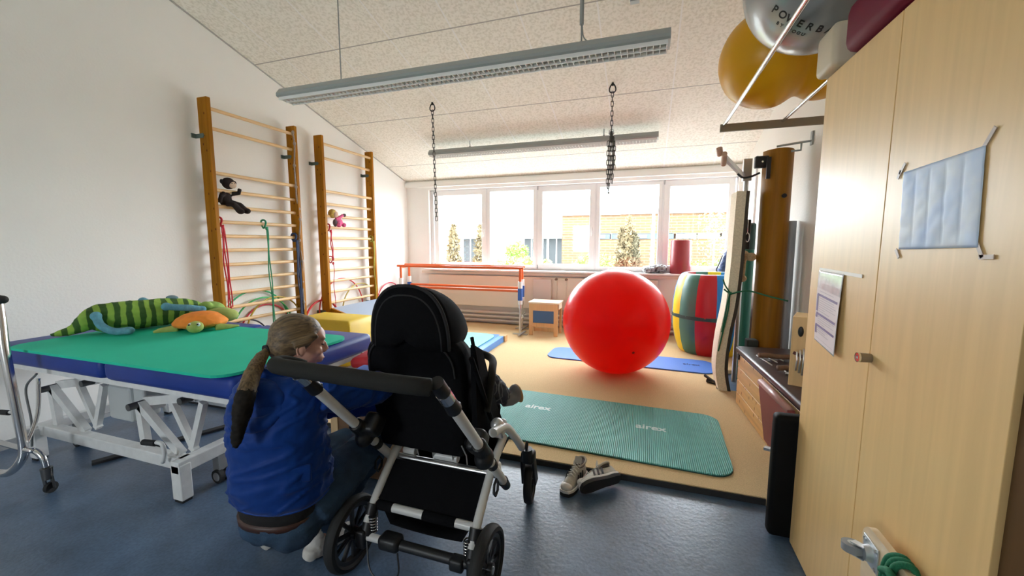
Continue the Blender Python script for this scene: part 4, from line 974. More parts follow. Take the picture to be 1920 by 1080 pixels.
strip(b, .04, .11, .12, .44); strip(b, .04, .11, .70, .86); strip(b, .04, .12, .50, .56)
b.obj('purple_bar', mat('print_purple', (.16, .10, .22), .6), t)
b = B(); random.seed(5)
for v in [.04, .17, .21, .25, .29, .33, .37, .41, .52, .56, .60, .64, .74, .78, .82]: strip(b, .15, random.uniform(.45, .95), v, v+.009)
strip(b, .10, .95, .93, .935); b.obj('text_line', mat('print_faint', (.42, .35, .38), .6), t)
b = B(); b.box((FX-.0012, 1.80, 1.2945), (.0016, .345, .012), (.012, 0, 0)); b.obj('tape', mat('tape_clear', (.80, .79, .74), .3), t)

# roller board leaning on the cabinet
t = thing('roller_board', 'plywood roller board with grey castors leaning against the beech cabinet', 'roller board', (.66, 1.2, 0))
th = math.atan2(.03, .60)
Rr = Matrix.Rotation(-0.035, 3, 'Y')
def RBp(x, y, z): return V((.655, 1.12, .302))+Rr @ V((x, y, z))
b = B(); ol = [RBp(-.009, p.x-.0, p.y) for p in rrect(0.0, 0.0, .50, .585, .05, 0)]
b.prism(ol, Rr @ V((.018, 0, 0))); b.obj('board', mat('birch_ply', (.72, .56, .36), .4, grain=(1, .08)), t)
GW = mat('castor_grey_rubber', (.26, .27, .28), .5); ZP = mat('zinc_plate', (.62, .66, .70), .35, .7)
for (y, z, tw) in ((.195, .225, -.1), (-.185, .215, -.3), (.185, -.20, .8), (-.185, -.2, .1)):
    b = B(); b.box(RBp(-.0115, y, z), (.004, .075, .075), Rr, .001); b.cyl(RBp(-.013, y, z), RBp(-.030, y, z), .024, .020, 18)
    d = V((-.0, math.cos(tw), math.sin(tw)))
    s_ = V((0, -d.z, d.y)); c0 = RBp(-.030, y, z); ax = c0+d*.020+V((-.016, 0, 0))
    for k in (-1, 1): b.bar(c0+s_*.017*k-d*.006+V((.004, 0, 0)), ax+s_*.017*k, .022, .003, up=tuple(s_))
    ca = b.obj('castor', ZP, t, 'auto')
    b = B(); b.cyl(ax-s_*.011, ax+s_*.011, .0265, seg=24); b.obj('wheel', GW, ca, 'auto')
    b = B(); b.cyl(ax-s_*.013, ax+s_*.013, .012, seg=16); b.obj('hub', mat('hub_pale', (.55, .55, .52), .5), ca, 'auto')
    for yy, zz in ((.028, .028), (-.028, .028), (.028, -.028), (-.028, -.028)):
        b = B(); b.cyl(RBp(-.013, y+yy, z+zz), RBp(-.017, y+yy, z+zz), .005, seg=8); b.obj('bolt', STEEL, ca)
b = B()
pc = lambda a, k: RBp(-.026-.004*k+.006*math.sin(a), .075-.012*k+.01*math.cos(a*2), .285-.05*k)
for k, (ya, yb, zb) in enumerate(((.10, .02, .05), (.085, .0, .03), (.07, -.02, .06))):
    b.tube(catmull([RBp(.02, ya-.02, .27), RBp(.006, ya-.02, .304), RBp(-.018, ya, .285), RBp(-.024, ya+.012, .20), RBp(-.026, ya+.02, .08), RBp(-.024, ya+.02, -.05)], 6), .0085, 10)
b.tube(catmull([RBp(-.03, .10, .25), RBp(-.034, .06, .275), RBp(-.034, .02, .255), RBp(-.03, -.01, .24), RBp(-.026, -.04, .262)], 6), .0095, 10)
b.tube(catmull([RBp(-.034, .07, .23), RBp(-.036, .03, .25), RBp(-.03, .035, .20), RBp(-.024, .04, .10), RBp(-.022, .035, -.02)], 6), .0085, 10)
b.ell(RBp(-.032, .045, .24), (.016, .024, .018))
o = b.obj('pull_rope', mat('rope_green', (.01, .15, .07), .85, noise_=(300, .3)), None, True); tag(o, 'green rope knotted over the top edge of the roller board', 'rope')

# ------------------------------------------------------------------ rack over the cabinet with balls
t = thing('ball_rack', 'wall rack of chrome bars above the cabinet carrying the exercise balls', 'rack', (.89, 2.3, 2.3))
for x in (.535, .925):
    b = B(); b.tube([(x, .95, 2.3), (x, 3.56, 2.3)], .0125, 14); b.obj('bar', CHROME, t, 'auto')
for y in (3.55, 1.0):
    b = B(); b.box((.89, y, 2.283), (.755, .024, .055)); b.obj('beam', mat('rack_olive', (.20, .17, .12), .5), t)
b = B(); c1, c2 = V((.625, 2.72, 2.475)), V((1.0, 2.72, 2.475)); rings = []
n_ = 40
for i in range(n_+1):
    f = i/n_; x = .412+ (1.262-.412)*f
    r1 = math.sqrt(max(0, .298**2-(x-.709)**2)); r2 = math.sqrt(max(0, .275**2-(x-.988)**2))
    r_ = max(r1, r2)
    q = abs(x-.865)
    if q < .10: r_ = r_-.022*(1+math.cos(PI*q/.10))/2
    rings.append([V((x, 3.08+max(r_, .002)*math.cos(a), 2.572+max(r_, .002)*math.sin(a))) for a in [2*PI*k/48 for k in range(48)]])
b.loft(rings); o = b.obj('peanut_ball', mat('yellow_ball_vinyl', (.66, .33, .002), .34, spec=.35), None, True)
sm = o.modifiers.new('s', 'SMOOTH'); sm.iterations = 6; bake(o); tag(o, 'yellow peanut-shaped exercise ball lying on the chrome rack', 'ball')
b = B(); sc = V((.690, 2.2, 2.557)); b.ell(sc, .305, seg=56, rings=36); sb = b.obj('gym_ball', mat('silver_ball', (.42, .43, .43), .22, .35, spec=.6), None, True); tag(sb, 'silver exercise ball on the rack above the cabinet, cut by the top edge', 'ball')
LET = mat('print_black', (.02, .02, .02), .5)
def ball_text(s, size, p0, p1):
    # lettering laid on the ball, letter by letter, from p0 towards p1
    f = (V(p0)-sc).normalized(); right = (V(p1)-sc); right = (right-f*right.dot(f)).normalized(); step = size*.95/.305
    for i, ch in enumerate(s):
        if ch == ' ': continue
        a = i*step; d = f*math.cos(a)+right*math.sin(a); rt = right*math.cos(a)-f*math.sin(a); up2 = d.cross(rt)
        text_mesh('lettering', ch, size, LET, sb, sc+d*.3055, Matrix((rt, up2, d)).transposed(), .0004)
ball_text('POWERBALL', .042, (.482, 2.064, 2.380), (.597, 2.066, 2.299))
ball_text('BY TOGU', .020, (.500, 2.095, 2.335), (.575, 2.098, 2.283))

b = B(); b.box((.90, 2.02, 2.166), (.49, .17, .165)); o = b.obj('wedge_cushion', mat('beige_vinyl', (.60, .52, .38), .45, noise_=(4, .08)), None); m_ = o.modifiers.new('b', 'BEVEL'); m_.width = .022; m_.segments = 3; bake(o); tag(o, 'beige vinyl cushion on top of the cabinet below the silver ball', 'cushion')
b = B(); b.box((.90, 1.66, 2.17), (.48, .42, .175), bev=.04); o = b.obj('seat_cushion', mat('magenta_vinyl', (.15, .002, .022), .6, spec=.2), None, 'auto'); tag(o, 'magenta cushion on top of the cabinet nearest the camera', 'cushion')

# ================================================================== CEILING FITTINGS
def lamp(y, z, label, drops):
    t = thing('pendant_lamp', label, 'lamp', (-1.44, y, z), 'long grey louvre lamps under the ceiling')
    x0, x1 = -2.985, .10
    b = B(); pr_ = [(-.075, 0), (-.085, .01), (-.085, .03), (-.05, .075), (.05, .075), (.085, .03), (.085, .01), (.075, 0)]
    b.prism([(x0, y+p, z+q) for p, q in pr_], (x1-x0, 0, 0)); b.obj('housing', mat('lamp_grey', (.34, .37, .36), .4), t)
    b = B()
    for yy in (-.07, 0, .07): b.box(((x0+x1)/2, y+yy, z-.012), (x1-x0-.03, .004, .026))
    n_ = 78
    for k in range(n_+1): b.box((x0+.02+(x1-x0-.04)*k/n_, y, z-.010), (.004, .138, .02))
    b.obj('louvre', mat('louvre_white', (.85, .85, .83), .35), t)
    for x in drops:
        b = B(); b.cyl((x, y, z+.075), (x, y, z+.095), .012, seg=10); b.cyl((x, y, z+.09), (x, y, zc(y)), .005 if drops[0] == x else .006, seg=8)
        b.obj('suspension_wire', GREY, t)
    if y < 4:
        b = B(); b.tube([(drops[1], y, z+.20), (drops[1], y, zc(y))], .014, 10); b.tube(catmull([(drops[1], y, z+.22), (drops[1]+.015, y, z+.12), (drops[1]+.06, y, z+.08)], 5), .004, 6); b.obj('power_cable', GREY, t)
lamp(2.8, 2.625, 'long grey louvre lamp hanging nearest the camera on wires', (-2.384, -.448))
lamp(5.29, 2.655, 'long grey louvre lamp close under the ceiling near the windows', (-2.372, -.545))

def chain(name, label, x, y, z0, zend, bunch=False):
    t = thing(name, label, 'chain', (x, y, zend), 'chains hanging from the ceiling')
    CH = mat('chain_steel', (.10, .10, .095), .4, .7)
    b = B(); b.cyl((x, y, zc(y)), (x, y, zc(y)-.03), .012, seg=10); b.tube([(x+.028*math.cos(a)*(1.1-.4*math.sin(a)), y, zc(y)-.055+.045*math.sin(a)) for a in [2*PI*k/20 for k in range(20)]], .007, 8, closed=True); b.obj('snap_hook', mat('hook_black', (.03, .03, .03), .4, .5), t, True)
    Lk, Wk, r_ = .030, .0125, .0042
    def link(b, c, turn, tilt=0.0):
        pts = []
        for k in range(14):
            a = 2*PI*k/14; u = Wk*math.cos(a); v = (Lk-.010)*(1 if math.sin(a) > 0 else -1)+.010*math.sin(a) if abs(math.sin(a)) > .01 else 0
            pts.append(V(c)+V((u*math.cos(turn)+v*math.sin(tilt), u*math.sin(turn), v)))
        b.tube(pts, r_, 6, closed=True)
    b = B(); z = zc(y)-.115; k = 0
    zmain = zend if not bunch else z-.36
    while z > zmain:
        link(b, (x+.001*k if not bunch else x, y, z), (k % 2)*PI/2+.2); z -= 2*Lk-.012; k += 1
    b.obj('links', CH, t, True)
    if bunch:
        b = B(); b.tube([(x+.024*math.cos(a), y, z+.035*math.sin(a)) for a in [2*PI*k/16 for k in range(16)]], .005, 8, closed=True); b.obj('ring', CHROME, t, True)
        for j, (dx, ln) in enumerate(((-.028, .60), (-.012, .66), (.006, .50), (.020, .54), (.034, .36))):
            b = B(); zz = z-.02; k = 0
            while zz > z-ln:
                link(b, (x+dx*min(1, k/2), y+.014*((j % 3)-1), zz), (k % 2)*PI/2+j*.5); zz -= 2*Lk-.012; k += 1
            b.obj('chain_strand', CH, t, True)
chain('chain', 'single steel chain hanging from the ceiling in front of the left window', -2.470, 4.432, 3.07, 1.68)
chain('chain', 'bunched steel chain hanging doubled up right of the room centre', -.383, 4.472, 3.06, 1.98, True)
b = B(); b.box((-.15, 3.55, zc(3.55)-.01), (.07, .05, .02)); o = b.obj('ceiling_plate', GREY); tag(o, 'small dark metal plate screwed to the ceiling panel at the top edge', 'plate')
# ================================================================== PUSHCHAIR
t = thing('pushchair', 'black pushchair with white tube chassis seen from behind, child seated in it', 'pushchair', (-.85, 1.6, 0))
WT = mat('white_tube', (.66, .66, .64), .3)
FOAM = mat('foam_grip', (.022, .022, .020), .85, spec=.2)
XLs, XRs, XC = -1.13, -.57, -.85
# handle
b = B(); pts = [(XLs+.015, 1.06, .972), (XLs-.015, 1.02, .995), (XLs-.02, .985, 1.003), (XLs+.01, .962, 1.006), (XLs+.08, .955, 1.006), (XC, .95, 1.004), (XRs-.12, .955, 1.0), (XRs-.045, .968, .995), (XRs-.012, .995, .985)]
b.tube(catmull(pts, 6), .0265, 16); b.obj('handle_bar', FOAM, t, True)
for x, s_ in ((XLs, 1), (XRs, -1)):
    dx = .012*s_
    A = V((x+dx*.0, 1.035, .968)); E_ = V((x, 1.60, .335)); dr = (E_-A).normalized()
    P = lambda f: A+(E_-A)*f
    b = B(); b.cyl(A-dr*.035, P(.07), .023, seg=16); b.obj('grip_joint', BLACK, t, 'auto')
    b = B(); b.cyl(P(.03), P(.085), .0245, seg=16); b.obj('joint_ring', CHROME, t, 'auto')
    b = B(); b.cyl(P(.08), P(.16), .022, .026, 16); b.box(P(.12)+V((0, .02, -.02)), (.04, .04, .04), bev=.01); b.obj('clamp', BLACK, t, 'auto')
    b = B(); b.cyl(P(.15), P(1.0), .0195, seg=16); b.obj('push_tube', WT, t, 'auto')
    b = B(); b.cyl(P(.50), P(.66), .030, seg=16); b.box(P(.58)+V((.035*s_, .03, .02)), (.07, .09, .085), (.8, 0, 0), .018); b.ell(P(.60)+V((-.0*s_, 0, -.02)), (.038, .045, .045)); fuse(b.obj('seat_hinge', BLACK, t), .006, 2)
    b = B(); b.cyl(P(.72), P(.76), .0235, seg=14); b.obj('collar', BLACK, t, 'auto')
    b = B(); b.cyl(P(.98), P(1.06), .024, .020, 14); b.obj('end_cap', BLACK, t, 'auto')
    b = B(); b.tube([P(.84)+V((-.01*s_, -.02, -.02))+V((0, .026*math.cos(a)-.015, .034*math.sin(a)-.03)) for a in [2*PI*k/6+.3 for k in range(6)]], .006, 6, closed=True); b.obj('loop', BLACK, t)
    # rear and front legs of the chassis
    b = B(); b.tube(catmull([(x+.035*s_, 1.70, .50), (x+.035*s_, 1.55, .425), (x+.035*s_, 1.40, .30), (x+.035*s_, 1.325, .21)], 5), .0185, 14); b.obj('rear_leg', WT, t, 'auto')
    b = B(); b.tube(catmull([(x+.02*s_, 1.52, .60), (x+.01*s_, 1.64, .575), (x+.005*s_, 1.78, .46), (x+.01*s_, 1.91, .34)], 5), .020, 14); b.obj('front_leg', WT, t, 'auto')
    b = B(); b.cyl((x+.035*s_, 1.37, .27), (x+.035*s_, 1.315, .16), .026, seg=14); b.box((x+.02*s_, 1.31, .15), (.05, .05, .08), bev=.01)
    for k in range(7): b.tube([(x+.055*s_+.014*math.cos(a), 1.335+.014*math.sin(a), .165+.012*k) for a in [2*PI*j/12 for j in range(12)]], .003, 5, closed=True)
    b.obj('suspension', BLACK, t, 'auto')
    b = B()
    for k in range(6): b.tube([(x+.058*s_+.0165*math.cos(a), 1.335+.0165*math.sin(a), .17+.013*k) for a in [2*PI*j/12 for j in range(12)]], .0022, 5, closed=True)
    b.obj('coil_spring', CHROME, t, True)
def wheel(c, r_, w_, name, spokes=10, wob=0.0, ax=V((1, 0, 0))):
    c = V(c)
    b = B(); b.lathe(c, [(r_*.80, -w_*.34), (r_*.86, -w_*.48), (r_*.95, -w_*.42), (r_, -w_*.16), (r_, w_*.16), (r_*.95, w_*.42), (r_*.86, w_*.48), (r_*.80, w_*.34), (r_*.78, 0), (r_*.80, -w_*.34)], 48, axis=ax)
    wh = b.obj(name, RUBBER, t, 'auto')
    b = B(); b.lathe(c, [(r_*.70, -w_*.26), (r_*.81, -w_*.30), (r_*.81, w_*.30), (r_*.70, w_*.26), (r_*.70, -w_*.26)], 40, axis=ax); b.cyl(c-ax*w_*.5, c+ax*w_*.5, r_*.16, seg=18)
    u = V((0, 0, 1)); v = ax.cross(u)
    for k in range(spokes):
        a = 2*PI*k/spokes; d = u*math.cos(a)+v*math.sin(a); b.bar(c+d*r_*.12, c+d*r_*.74, w_*.28, r_*.085, up=tuple(ax))
    b.obj('rim', mat('rim_black', (.018, .018, .019), .35), wh, 'auto')
    b = B(); b.cyl(c-ax*w_*.56, c+ax*w_*.56, r_*.09, seg=14); b.obj('hub_cap', STEEL, wh, 'auto')
    return wh
for x in (-1.165, -.54): wheel((x, 1.315, .155), .155, .052, 'rear_wheel', 10)
for x in (-1.14, -.555):
    axf = V((math.cos(.12), math.sin(.12), 0)); wheel((x, 1.985, .112), .112, .046, 'front_wheel', 6, ax=axf)
    b = B()
    for s_ in (-1, 1): b.bar(V((x, 1.985, .112))+axf*.034*s_, V((x, 1.945, .26))+axf*.030*s_, .012, .05, up=(0, 1, 0), bev=.004)
    b.box((x, 1.95, .275), (.075, .07, .07), bev=.02); b.cyl((x, 1.93, .26), (x, 1.925, .33), .028, seg=14); b.tube([(x, 1.915+.016*math.cos(a), .35+.024*math.sin(a)) for a in [2*PI*k/12 for k in range(12)]], .005, 6, closed=True)
    b.obj('swivel_fork', BLACK, t, 'auto')
b = B(); b.cyl((-1.09, 1.315, .155), (-.60, 1.315, .155), .016, seg=14); b.obj('rear_axle', WT, t, 'auto')
b = B(); b.box((-.97, 1.315, .16), (.10, .07, .06), bev=.02); b.cyl((-.92, 1.315, .155), (-.62, 1.315, .155), .021, seg=12); b.box((-.66, 1.31, .15), (.06, .05, .05), bev=.01); b.obj('brake_pedal', BLACK, t, 'auto')
b = B(); b.tube(catmull([(-1.08, 1.30, .145), (-1.03, 1.25, .07), (-.96, 1.24, .04), (-.91, 1.27, .06), (-.93, 1.30, .13)], 5), .0035, 6); b.obj('brake_cable', BLACK, t)
b = B(); b.cyl((-1.095, 1.38, .262), (-.605, 1.38, .262), .0185, seg=14); b.obj('lower_cross_tube', WT, t, 'auto')
for xa, xb in ((-.85, -.70), (-1.09, -1.0)):
    b = B(); b.cyl((xa, 1.38, .262), (xb, 1.38, .262), .0215, seg=14); b.obj('fabric_sleeve', BFAB, t, 'auto')
# basket
b = B(); g = []
for i in range(9):
    u = i/8
    y = 1.385+ (1.88-1.385)*u; zt_ = .29+.14*min(1, u*1.6); dep = .02+.11*math.sin(PI*min(1, u*1.1))
    row = [V((-1.08, y, zt_))]
    for k in range(1, 8): f = k/8; row.append(V((-1.08+.46*f, y, zt_-.10-dep*math.sin(PI*f)**.5)))
    row.append(V((-.62, y, zt_))); g.append(row)
b.loft(g, closed=False, cap=False); o = b.obj('basket', BFAB, t, True); o.modifiers.new('s', 'SOLIDIFY').thickness = .006; bake(o)
b = B(); b.loft([[V((-1.08, 1.385, .285)), V((-.62, 1.385, .285)), V((-.62, 1.395, .27)), V((-1.08, 1.395, .27))], [V((-1.09, 1.52, .40)), V((-.61, 1.52, .40)), V((-.61, 1.53, .39)), V((-1.09, 1.53, .39))]]); b.obj('basket_back', BFAB, t)
b = B(); b.cyl((-1.12, 1.555, .392), (-.58, 1.555, .392), .016, seg=12); b.obj('upper_cross_tube', STEEL, t, 'auto')
for xa, xb in ((-.90, -.78), (-1.06, -1.0)):
    b = B(); b.cyl((xa, 1.57, .425), (xb, 1.57, .425), .02, seg=12); b.obj('cross_tube_sleeve', WT, t, 'auto')
b = B(); b.box((-.62, 1.57, .41), (.09, .05, .06), bev=.015); b.obj('frame_joint', WT, t, 'auto')
b = B()
for x in (-.98, -.90, -.80, -.73): b.tube([(x, 1.56, .41), (x+.01, 1.53, .47), (x-.005, 1.515, .52)], .003, 6)
b.obj('elastic_cord', mat('cord_light', (.30, .30, .30), .6), t)
# seat shell: back panel with side wings
def arch(w_, z0_, z1_, n=10):
    """rounded-top outline in x,z"""
    pts = [V((XC-w_/2*.90, 0, z0_)), V((XC-w_/2*.97, 0, z0_+(z1_-z0_)*.3))]
    for k in range(n*2+1):
        a = PI-PI*k/(n*2); pts.append(V((XC+w_/2*math.copysign(abs(math.cos(a))**.75, math.cos(a)), 0, z1_-.16+.16*math.sin(a)**.75)))
    pts += [V((XC+w_/2*.97, 0, z0_+(z1_-z0_)*.3)), V((XC+w_/2*.90, 0, z0_))]
    return pts
def seat_y(z): return 1.545-(z-.45)*.13
XC0 = XC; XC = -.950
def backring(w_, z0_, z1_, dy): return [V((p.x, seat_y(p.z)+dy, p.z)) for p in arch(w_, z0_, z1_)]
b = B(); b.loft([backring(.40, .47, .99, -.026), backring(.465, .455, 1.02, -.012), backring(.49, .45, 1.03, .02), backring(.485, .45, 1.03, .07), backring(.44, .45, 1.0, .16)], cap=True)
o = b.obj('backrest', BFAB, t); fuse(o, .009, 4, .003, .09)
XC = XC0
b = B(); pts = backring(.425, .60, 1.0, -.030)[2:-2]; b.tube([p+V((-.10, 0, 0)) for p in pts], .004, 6); b.obj('piping', mat('piping_grey', (.02, .02, .021), .8), t)
# canopy hood
b = B(); rings = []
hx = -.945
for i in range(12):
    f = i/11; ang = f*1.25      # folds forward over the child
    ring = []
    for k in range(25):
        a = PI*k/24
        w_ = (.190+.010*math.sin(f*PI)); h_ = .265
        x = hx+w_*math.copysign(abs(math.cos(a))**.8, math.cos(a)); up_ = h_*math.sin(a)**.8
        base = V((0, 1.47, .945))
        ring.append(V((x, base.y+math.sin(ang)*up_*1.05-.02*math.sin(a)*(1-f)+.06*f, base.z+math.cos(ang)*up_+.012*(1-f))))
    rings.append(ring)
b.loft(rings, closed=False, cap=False); o = b.obj('canopy', BFAB, t, True); o.modifiers.new('s', 'SOLIDIFY').thickness = .012; bake(o)
b = B(); back = [V((hx+.187*math.copysign(abs(math.cos(PI*k/24))**.8, math.cos(PI*k/24)), 1.462-.018*math.sin(PI*k/24), .957+.268*math.sin(PI*k/24)**.8)) for k in range(25)]
c_ = V((hx, 1.455, .955)); ring_in = [c_+(p-c_)*.86+V((0, -.012, 0)) for p in back]; ring_mid = [c_+(p-c_)*.4+V((0, -.026, 0)) for p in back]; ring_c = [c_+(p-c_)*.02+V((0, -.03, .04)) for p in back]
b.loft([back, ring_in, ring_mid, ring_c], closed=False, cap=False); o = b.obj('canopy_back', BFAB, t, True); o.modifiers.new('s', 'SOLIDIFY').thickness = .008; bake(o)
b = B(); b.tube([p+V((0, -.004, 0)) for p in back], .008, 8); b.tube([p+V((0, -.006, 0)) for p in ring_in], .004, 8); b.obj('canopy_seam', mat('seam_dark', (.016, .016, .017), .9), t, True)
# seat base, leg rest, bumper bar
b = B(); b.box((-.885, 1.70, .54), (.38, .34, .06), (.12, 0, 0), .025); b.box((-.885, 1.90, .43), (.36, .05, .26), (-.25, 0, 0), .02); b.obj('seat', BFAB, t, 'auto')
for s_ in (-1, 1):
    b = B(); xs = -.885+s_*.205
    b.loft([[V((xs, 1.50, .98)), V((xs+.02*s_, 1.50, .98)), V((xs+.02*s_, 1.58, .94)), V((xs, 1.58, .94))], [V((xs, 1.50, .72)), V((xs+.025*s_, 1.50, .72)), V((xs+.025*s_, 1.70, .70)), V((xs, 1.70, .70))], [V((xs, 1.52, .50)), V((xs+.025*s_, 1.52, .50)), V((xs+.025*s_, 1.82, .52)), V((xs, 1.82, .52))]]); b.obj('side_wing', BFAB, t)
b = B(); b.tube(catmull([(-1.105, 1.50, .70), (-1.10, 1.60, .80), (-1.04, 1.83, .83), (-.88, 1.90, .835), (-.72, 1.83, .83), (-.655, 1.68, .81), (-.645, 1.62, .74), (-.645, 1.58, .66)], 7), .019, 12); b.obj('bumper_bar', FOAM, t, True)
b = B(); b.tube([(-.655, 1.45, .94), (-.645, 1.52, .80), (-.64, 1.62, .62), (-.63, 1.70, .52)], .011, 8); b.tube([(-.66, 1.47, 1.02), (-.65, 1.50, .88), (-.655, 1.56, .72)], .008, 8); b.obj('harness_strap', BFAB, t)
b = B(); b.box((-.885, 2.0, .36), (.34, .11, .03), (.1, 0, 0), .01); b.tube([(-1.05, 1.90, .45), (-1.04, 2.02, .37)], .012, 8); b.tube([(-.70, 1.90, .45), (-.71, 2.02, .37)], .012, 8); b.obj('footrest', BLACK, t, 'auto')
b = B(); b.box((-.595, 1.62, .575), (.05, .08, .05), (.6, 0, 0), .012); b.ell((-.60, 1.60, .60), (.03, .03, .03)); b.obj('buckle', mat('buckle_silver', (.6, .6, .6), .3, .6), t, 'auto')

# ------------------------------------------------------------------ child in the seat
SKIN = mat('skin', (.62, .36, .26), .55, noise_=(14, .10))
t = thing('person', 'small child seated in the black pushchair, dark plaid clothes, one tan-soled foot showing', 'person', (-.88, 1.68, .56), 'people')
t.pop('group', None) if 'group' in t.keys() else None
ch = V((-.88, 1.66, .60))
b = B()
b.ell((-.88, 1.64, .63), (.095, .075, .08)); b.ell((-.88, 1.60, .78), (.10, .07, .13)); b.cyl((-.88, 1.60, .86), (-.88, 1.61, .93), .034, .03, 14)
b.ell((-.88, 1.63, 1.0), (.068, .08, .088)); b.ell((-.88, 1.685, .965), (.035, .03, .03)); b.ell((-.88, 1.712, .985), (.010, .010, .010)); b.ell((-.95, 1.63, .99), (.01, .018, .022)); b.ell((-.81, 1.63, .99), (.01, .018, .022))
for s_ in (-1, 1):
    b.tube([(-.88+s_*.09, 1.60, .86), (-.88+s_*.125, 1.67, .76), (-.88+s_*.08, 1.78, .74)], [.035, .029, .02], 12)
    b.tube([(-.88+s_*.08, 1.79, .74), (-.88+s_*.07, 1.82, .74)], [.02, .014], 10)
    for q in range(4): b.tube([(-.88+s_*(.062+.010*q), 1.81, .742), (-.88+s_*(.060+.011*q), 1.845, .738), (-.88+s_*(.060+.011*q), 1.86, .725)], .0055, 6)
    b.tube([(-.88+s_*.095, 1.80, .745), (-.88+s_*.055-.0, 1.825, .755)], .006, 6)
for (k0, k1, k2, k3) in (((-.82, 1.64, .62), (-.735, 1.80, .70), (-.66, 1.90, .60), (-.645, 1.955, .60)), ((-.94, 1.64, .62), (-.98, 1.82, .68), (-.98, 1.95, .55), (-.98, 2.01, .53))):
    b.tube(catmull([k0, k1, k2], 4), [.058, .056, .054, .052, .050, .046, .042, .036, .030], 14); b.tube([k2, k3], [.03, .026], 12)
fuse(b.obj('body', SKIN, t), .007, 3)
PL = mat('plaid_navy', (.018, .022, .035), .9); nt = PL.node_tree; bs = nt.nodes['Principled BSDF']; tc = nt.nodes.new('ShaderNodeTexCoord'); ck = nt.nodes.new('ShaderNodeTexBrick'); ck.inputs['Scale'].default_value = 14; ck.offset = 0; ck.inputs['Mortar Size'].default_value = .035; ck.inputs['Brick Width'].default_value = .5; ck.inputs['Row Height'].default_value = .5
ck.inputs['Color1'].default_value = (.016, .02, .032, 1); ck.inputs['Color2'].default_value = (.022, .028, .045, 1); ck.inputs['Mortar'].default_value = (.16, .17, .19, 1); nt.links.new(tc.outputs['Object'], ck.inputs[0]); nt.links.new(ck.outputs[0], bs.inputs['Base Color'])
b = B()
b.ell((-.88, 1.64, .63), (.108, .088, .092)); b.ell((-.88, 1.60, .78), (.112, .082, .135))
for s_ in (-1, 1): b.tube([(-.88+s_*.09, 1.60, .86), (-.88+s_*.125, 1.67, .76), (-.88+s_*.085, 1.77, .74)], [.045, .038, .030], 12)
b.tube(catmull([(-.82, 1.64, .62), (-.735, 1.80, .70), (-.67, 1.89, .61)], 4), [.068, .068, .066, .065, .063, .060, .055, .050, .044], 14); b.tube(catmull([(-.94, 1.64, .62), (-.98, 1.82, .68), (-.98, 1.93, .57)], 4), [.068, .068, .066, .065, .063, .060, .055, .05, .044], 14)
fuse(b.obj('plaid_clothes', PL, t), .007, 3, .006, .05)
b = B(); b.ell((-.88, 1.615, 1.02), (.074, .084, .078)); b.obj('hair', mat('child_hair', (.10, .06, .03), .8, noise_=(60, .3)), t, True)
b = B(); b.tube([(-.675, 1.885, .60), (-.645, 1.925, .595), (-.625, 1.955, .60)], [.040, .040, .036], 14); b.ell((-.628, 1.945, .615), (.034, .034, .052), Euler((.3, 0, -.3)).to_matrix()); fuse(b.obj('sock', mat('sock_grey', (.18, .18, .19), .9), t), .006, 2)
b = B(); b.tube([(-.98, 1.93, .57), (-.98, 1.98, .535)], [.038, .034], 12); b.ell((-.98, 2.01, .55), (.032, .03, .05)); fuse(b.obj('sock', MATS['sock_grey'], t), .006, 2)
b = B(); b.ell((-.618, 1.965, .610), (.034, .020, .056), Euler((.3, 0, -.6)).to_matrix()); b.obj('sole_patch', mat('leather_tan', (.42, .26, .11), .7, noise_=(40, .2)), t, True)
b = B(); b.ell((-.98, 2.035, .555), (.03, .014, .052)); b.obj('sole_patch', MATS['leather_tan'], t, True)

# ================================================================== WOMAN
def camray(px, py, d):
    f = 752.0; Rm = Euler((PI/2-PITCH, 0, YAW)).to_matrix()
    return CAM+Rm @ V(((px-960)/f*d, (540-py)/f*d, -d))
D = camray
t = thing('person', 'woman in a blue jacket and jeans crouching beside the pushchair, blonde-brown ponytail', 'person', (-1.40, 1.20, 0))
head = D(566, 642, 1.66)
F = V((.66, .74, -.16)).normalized(); Sd = F.cross(V((0, 0, 1))).normalized(); U = Sd.cross(F)     # forward, her right, up
HR = Matrix((Sd, F, U)).transposed()
Hp = lambda r_, f_, u_: head+Sd*r_+F*f_+U*u_
neck = D(522, 712, 1.60)
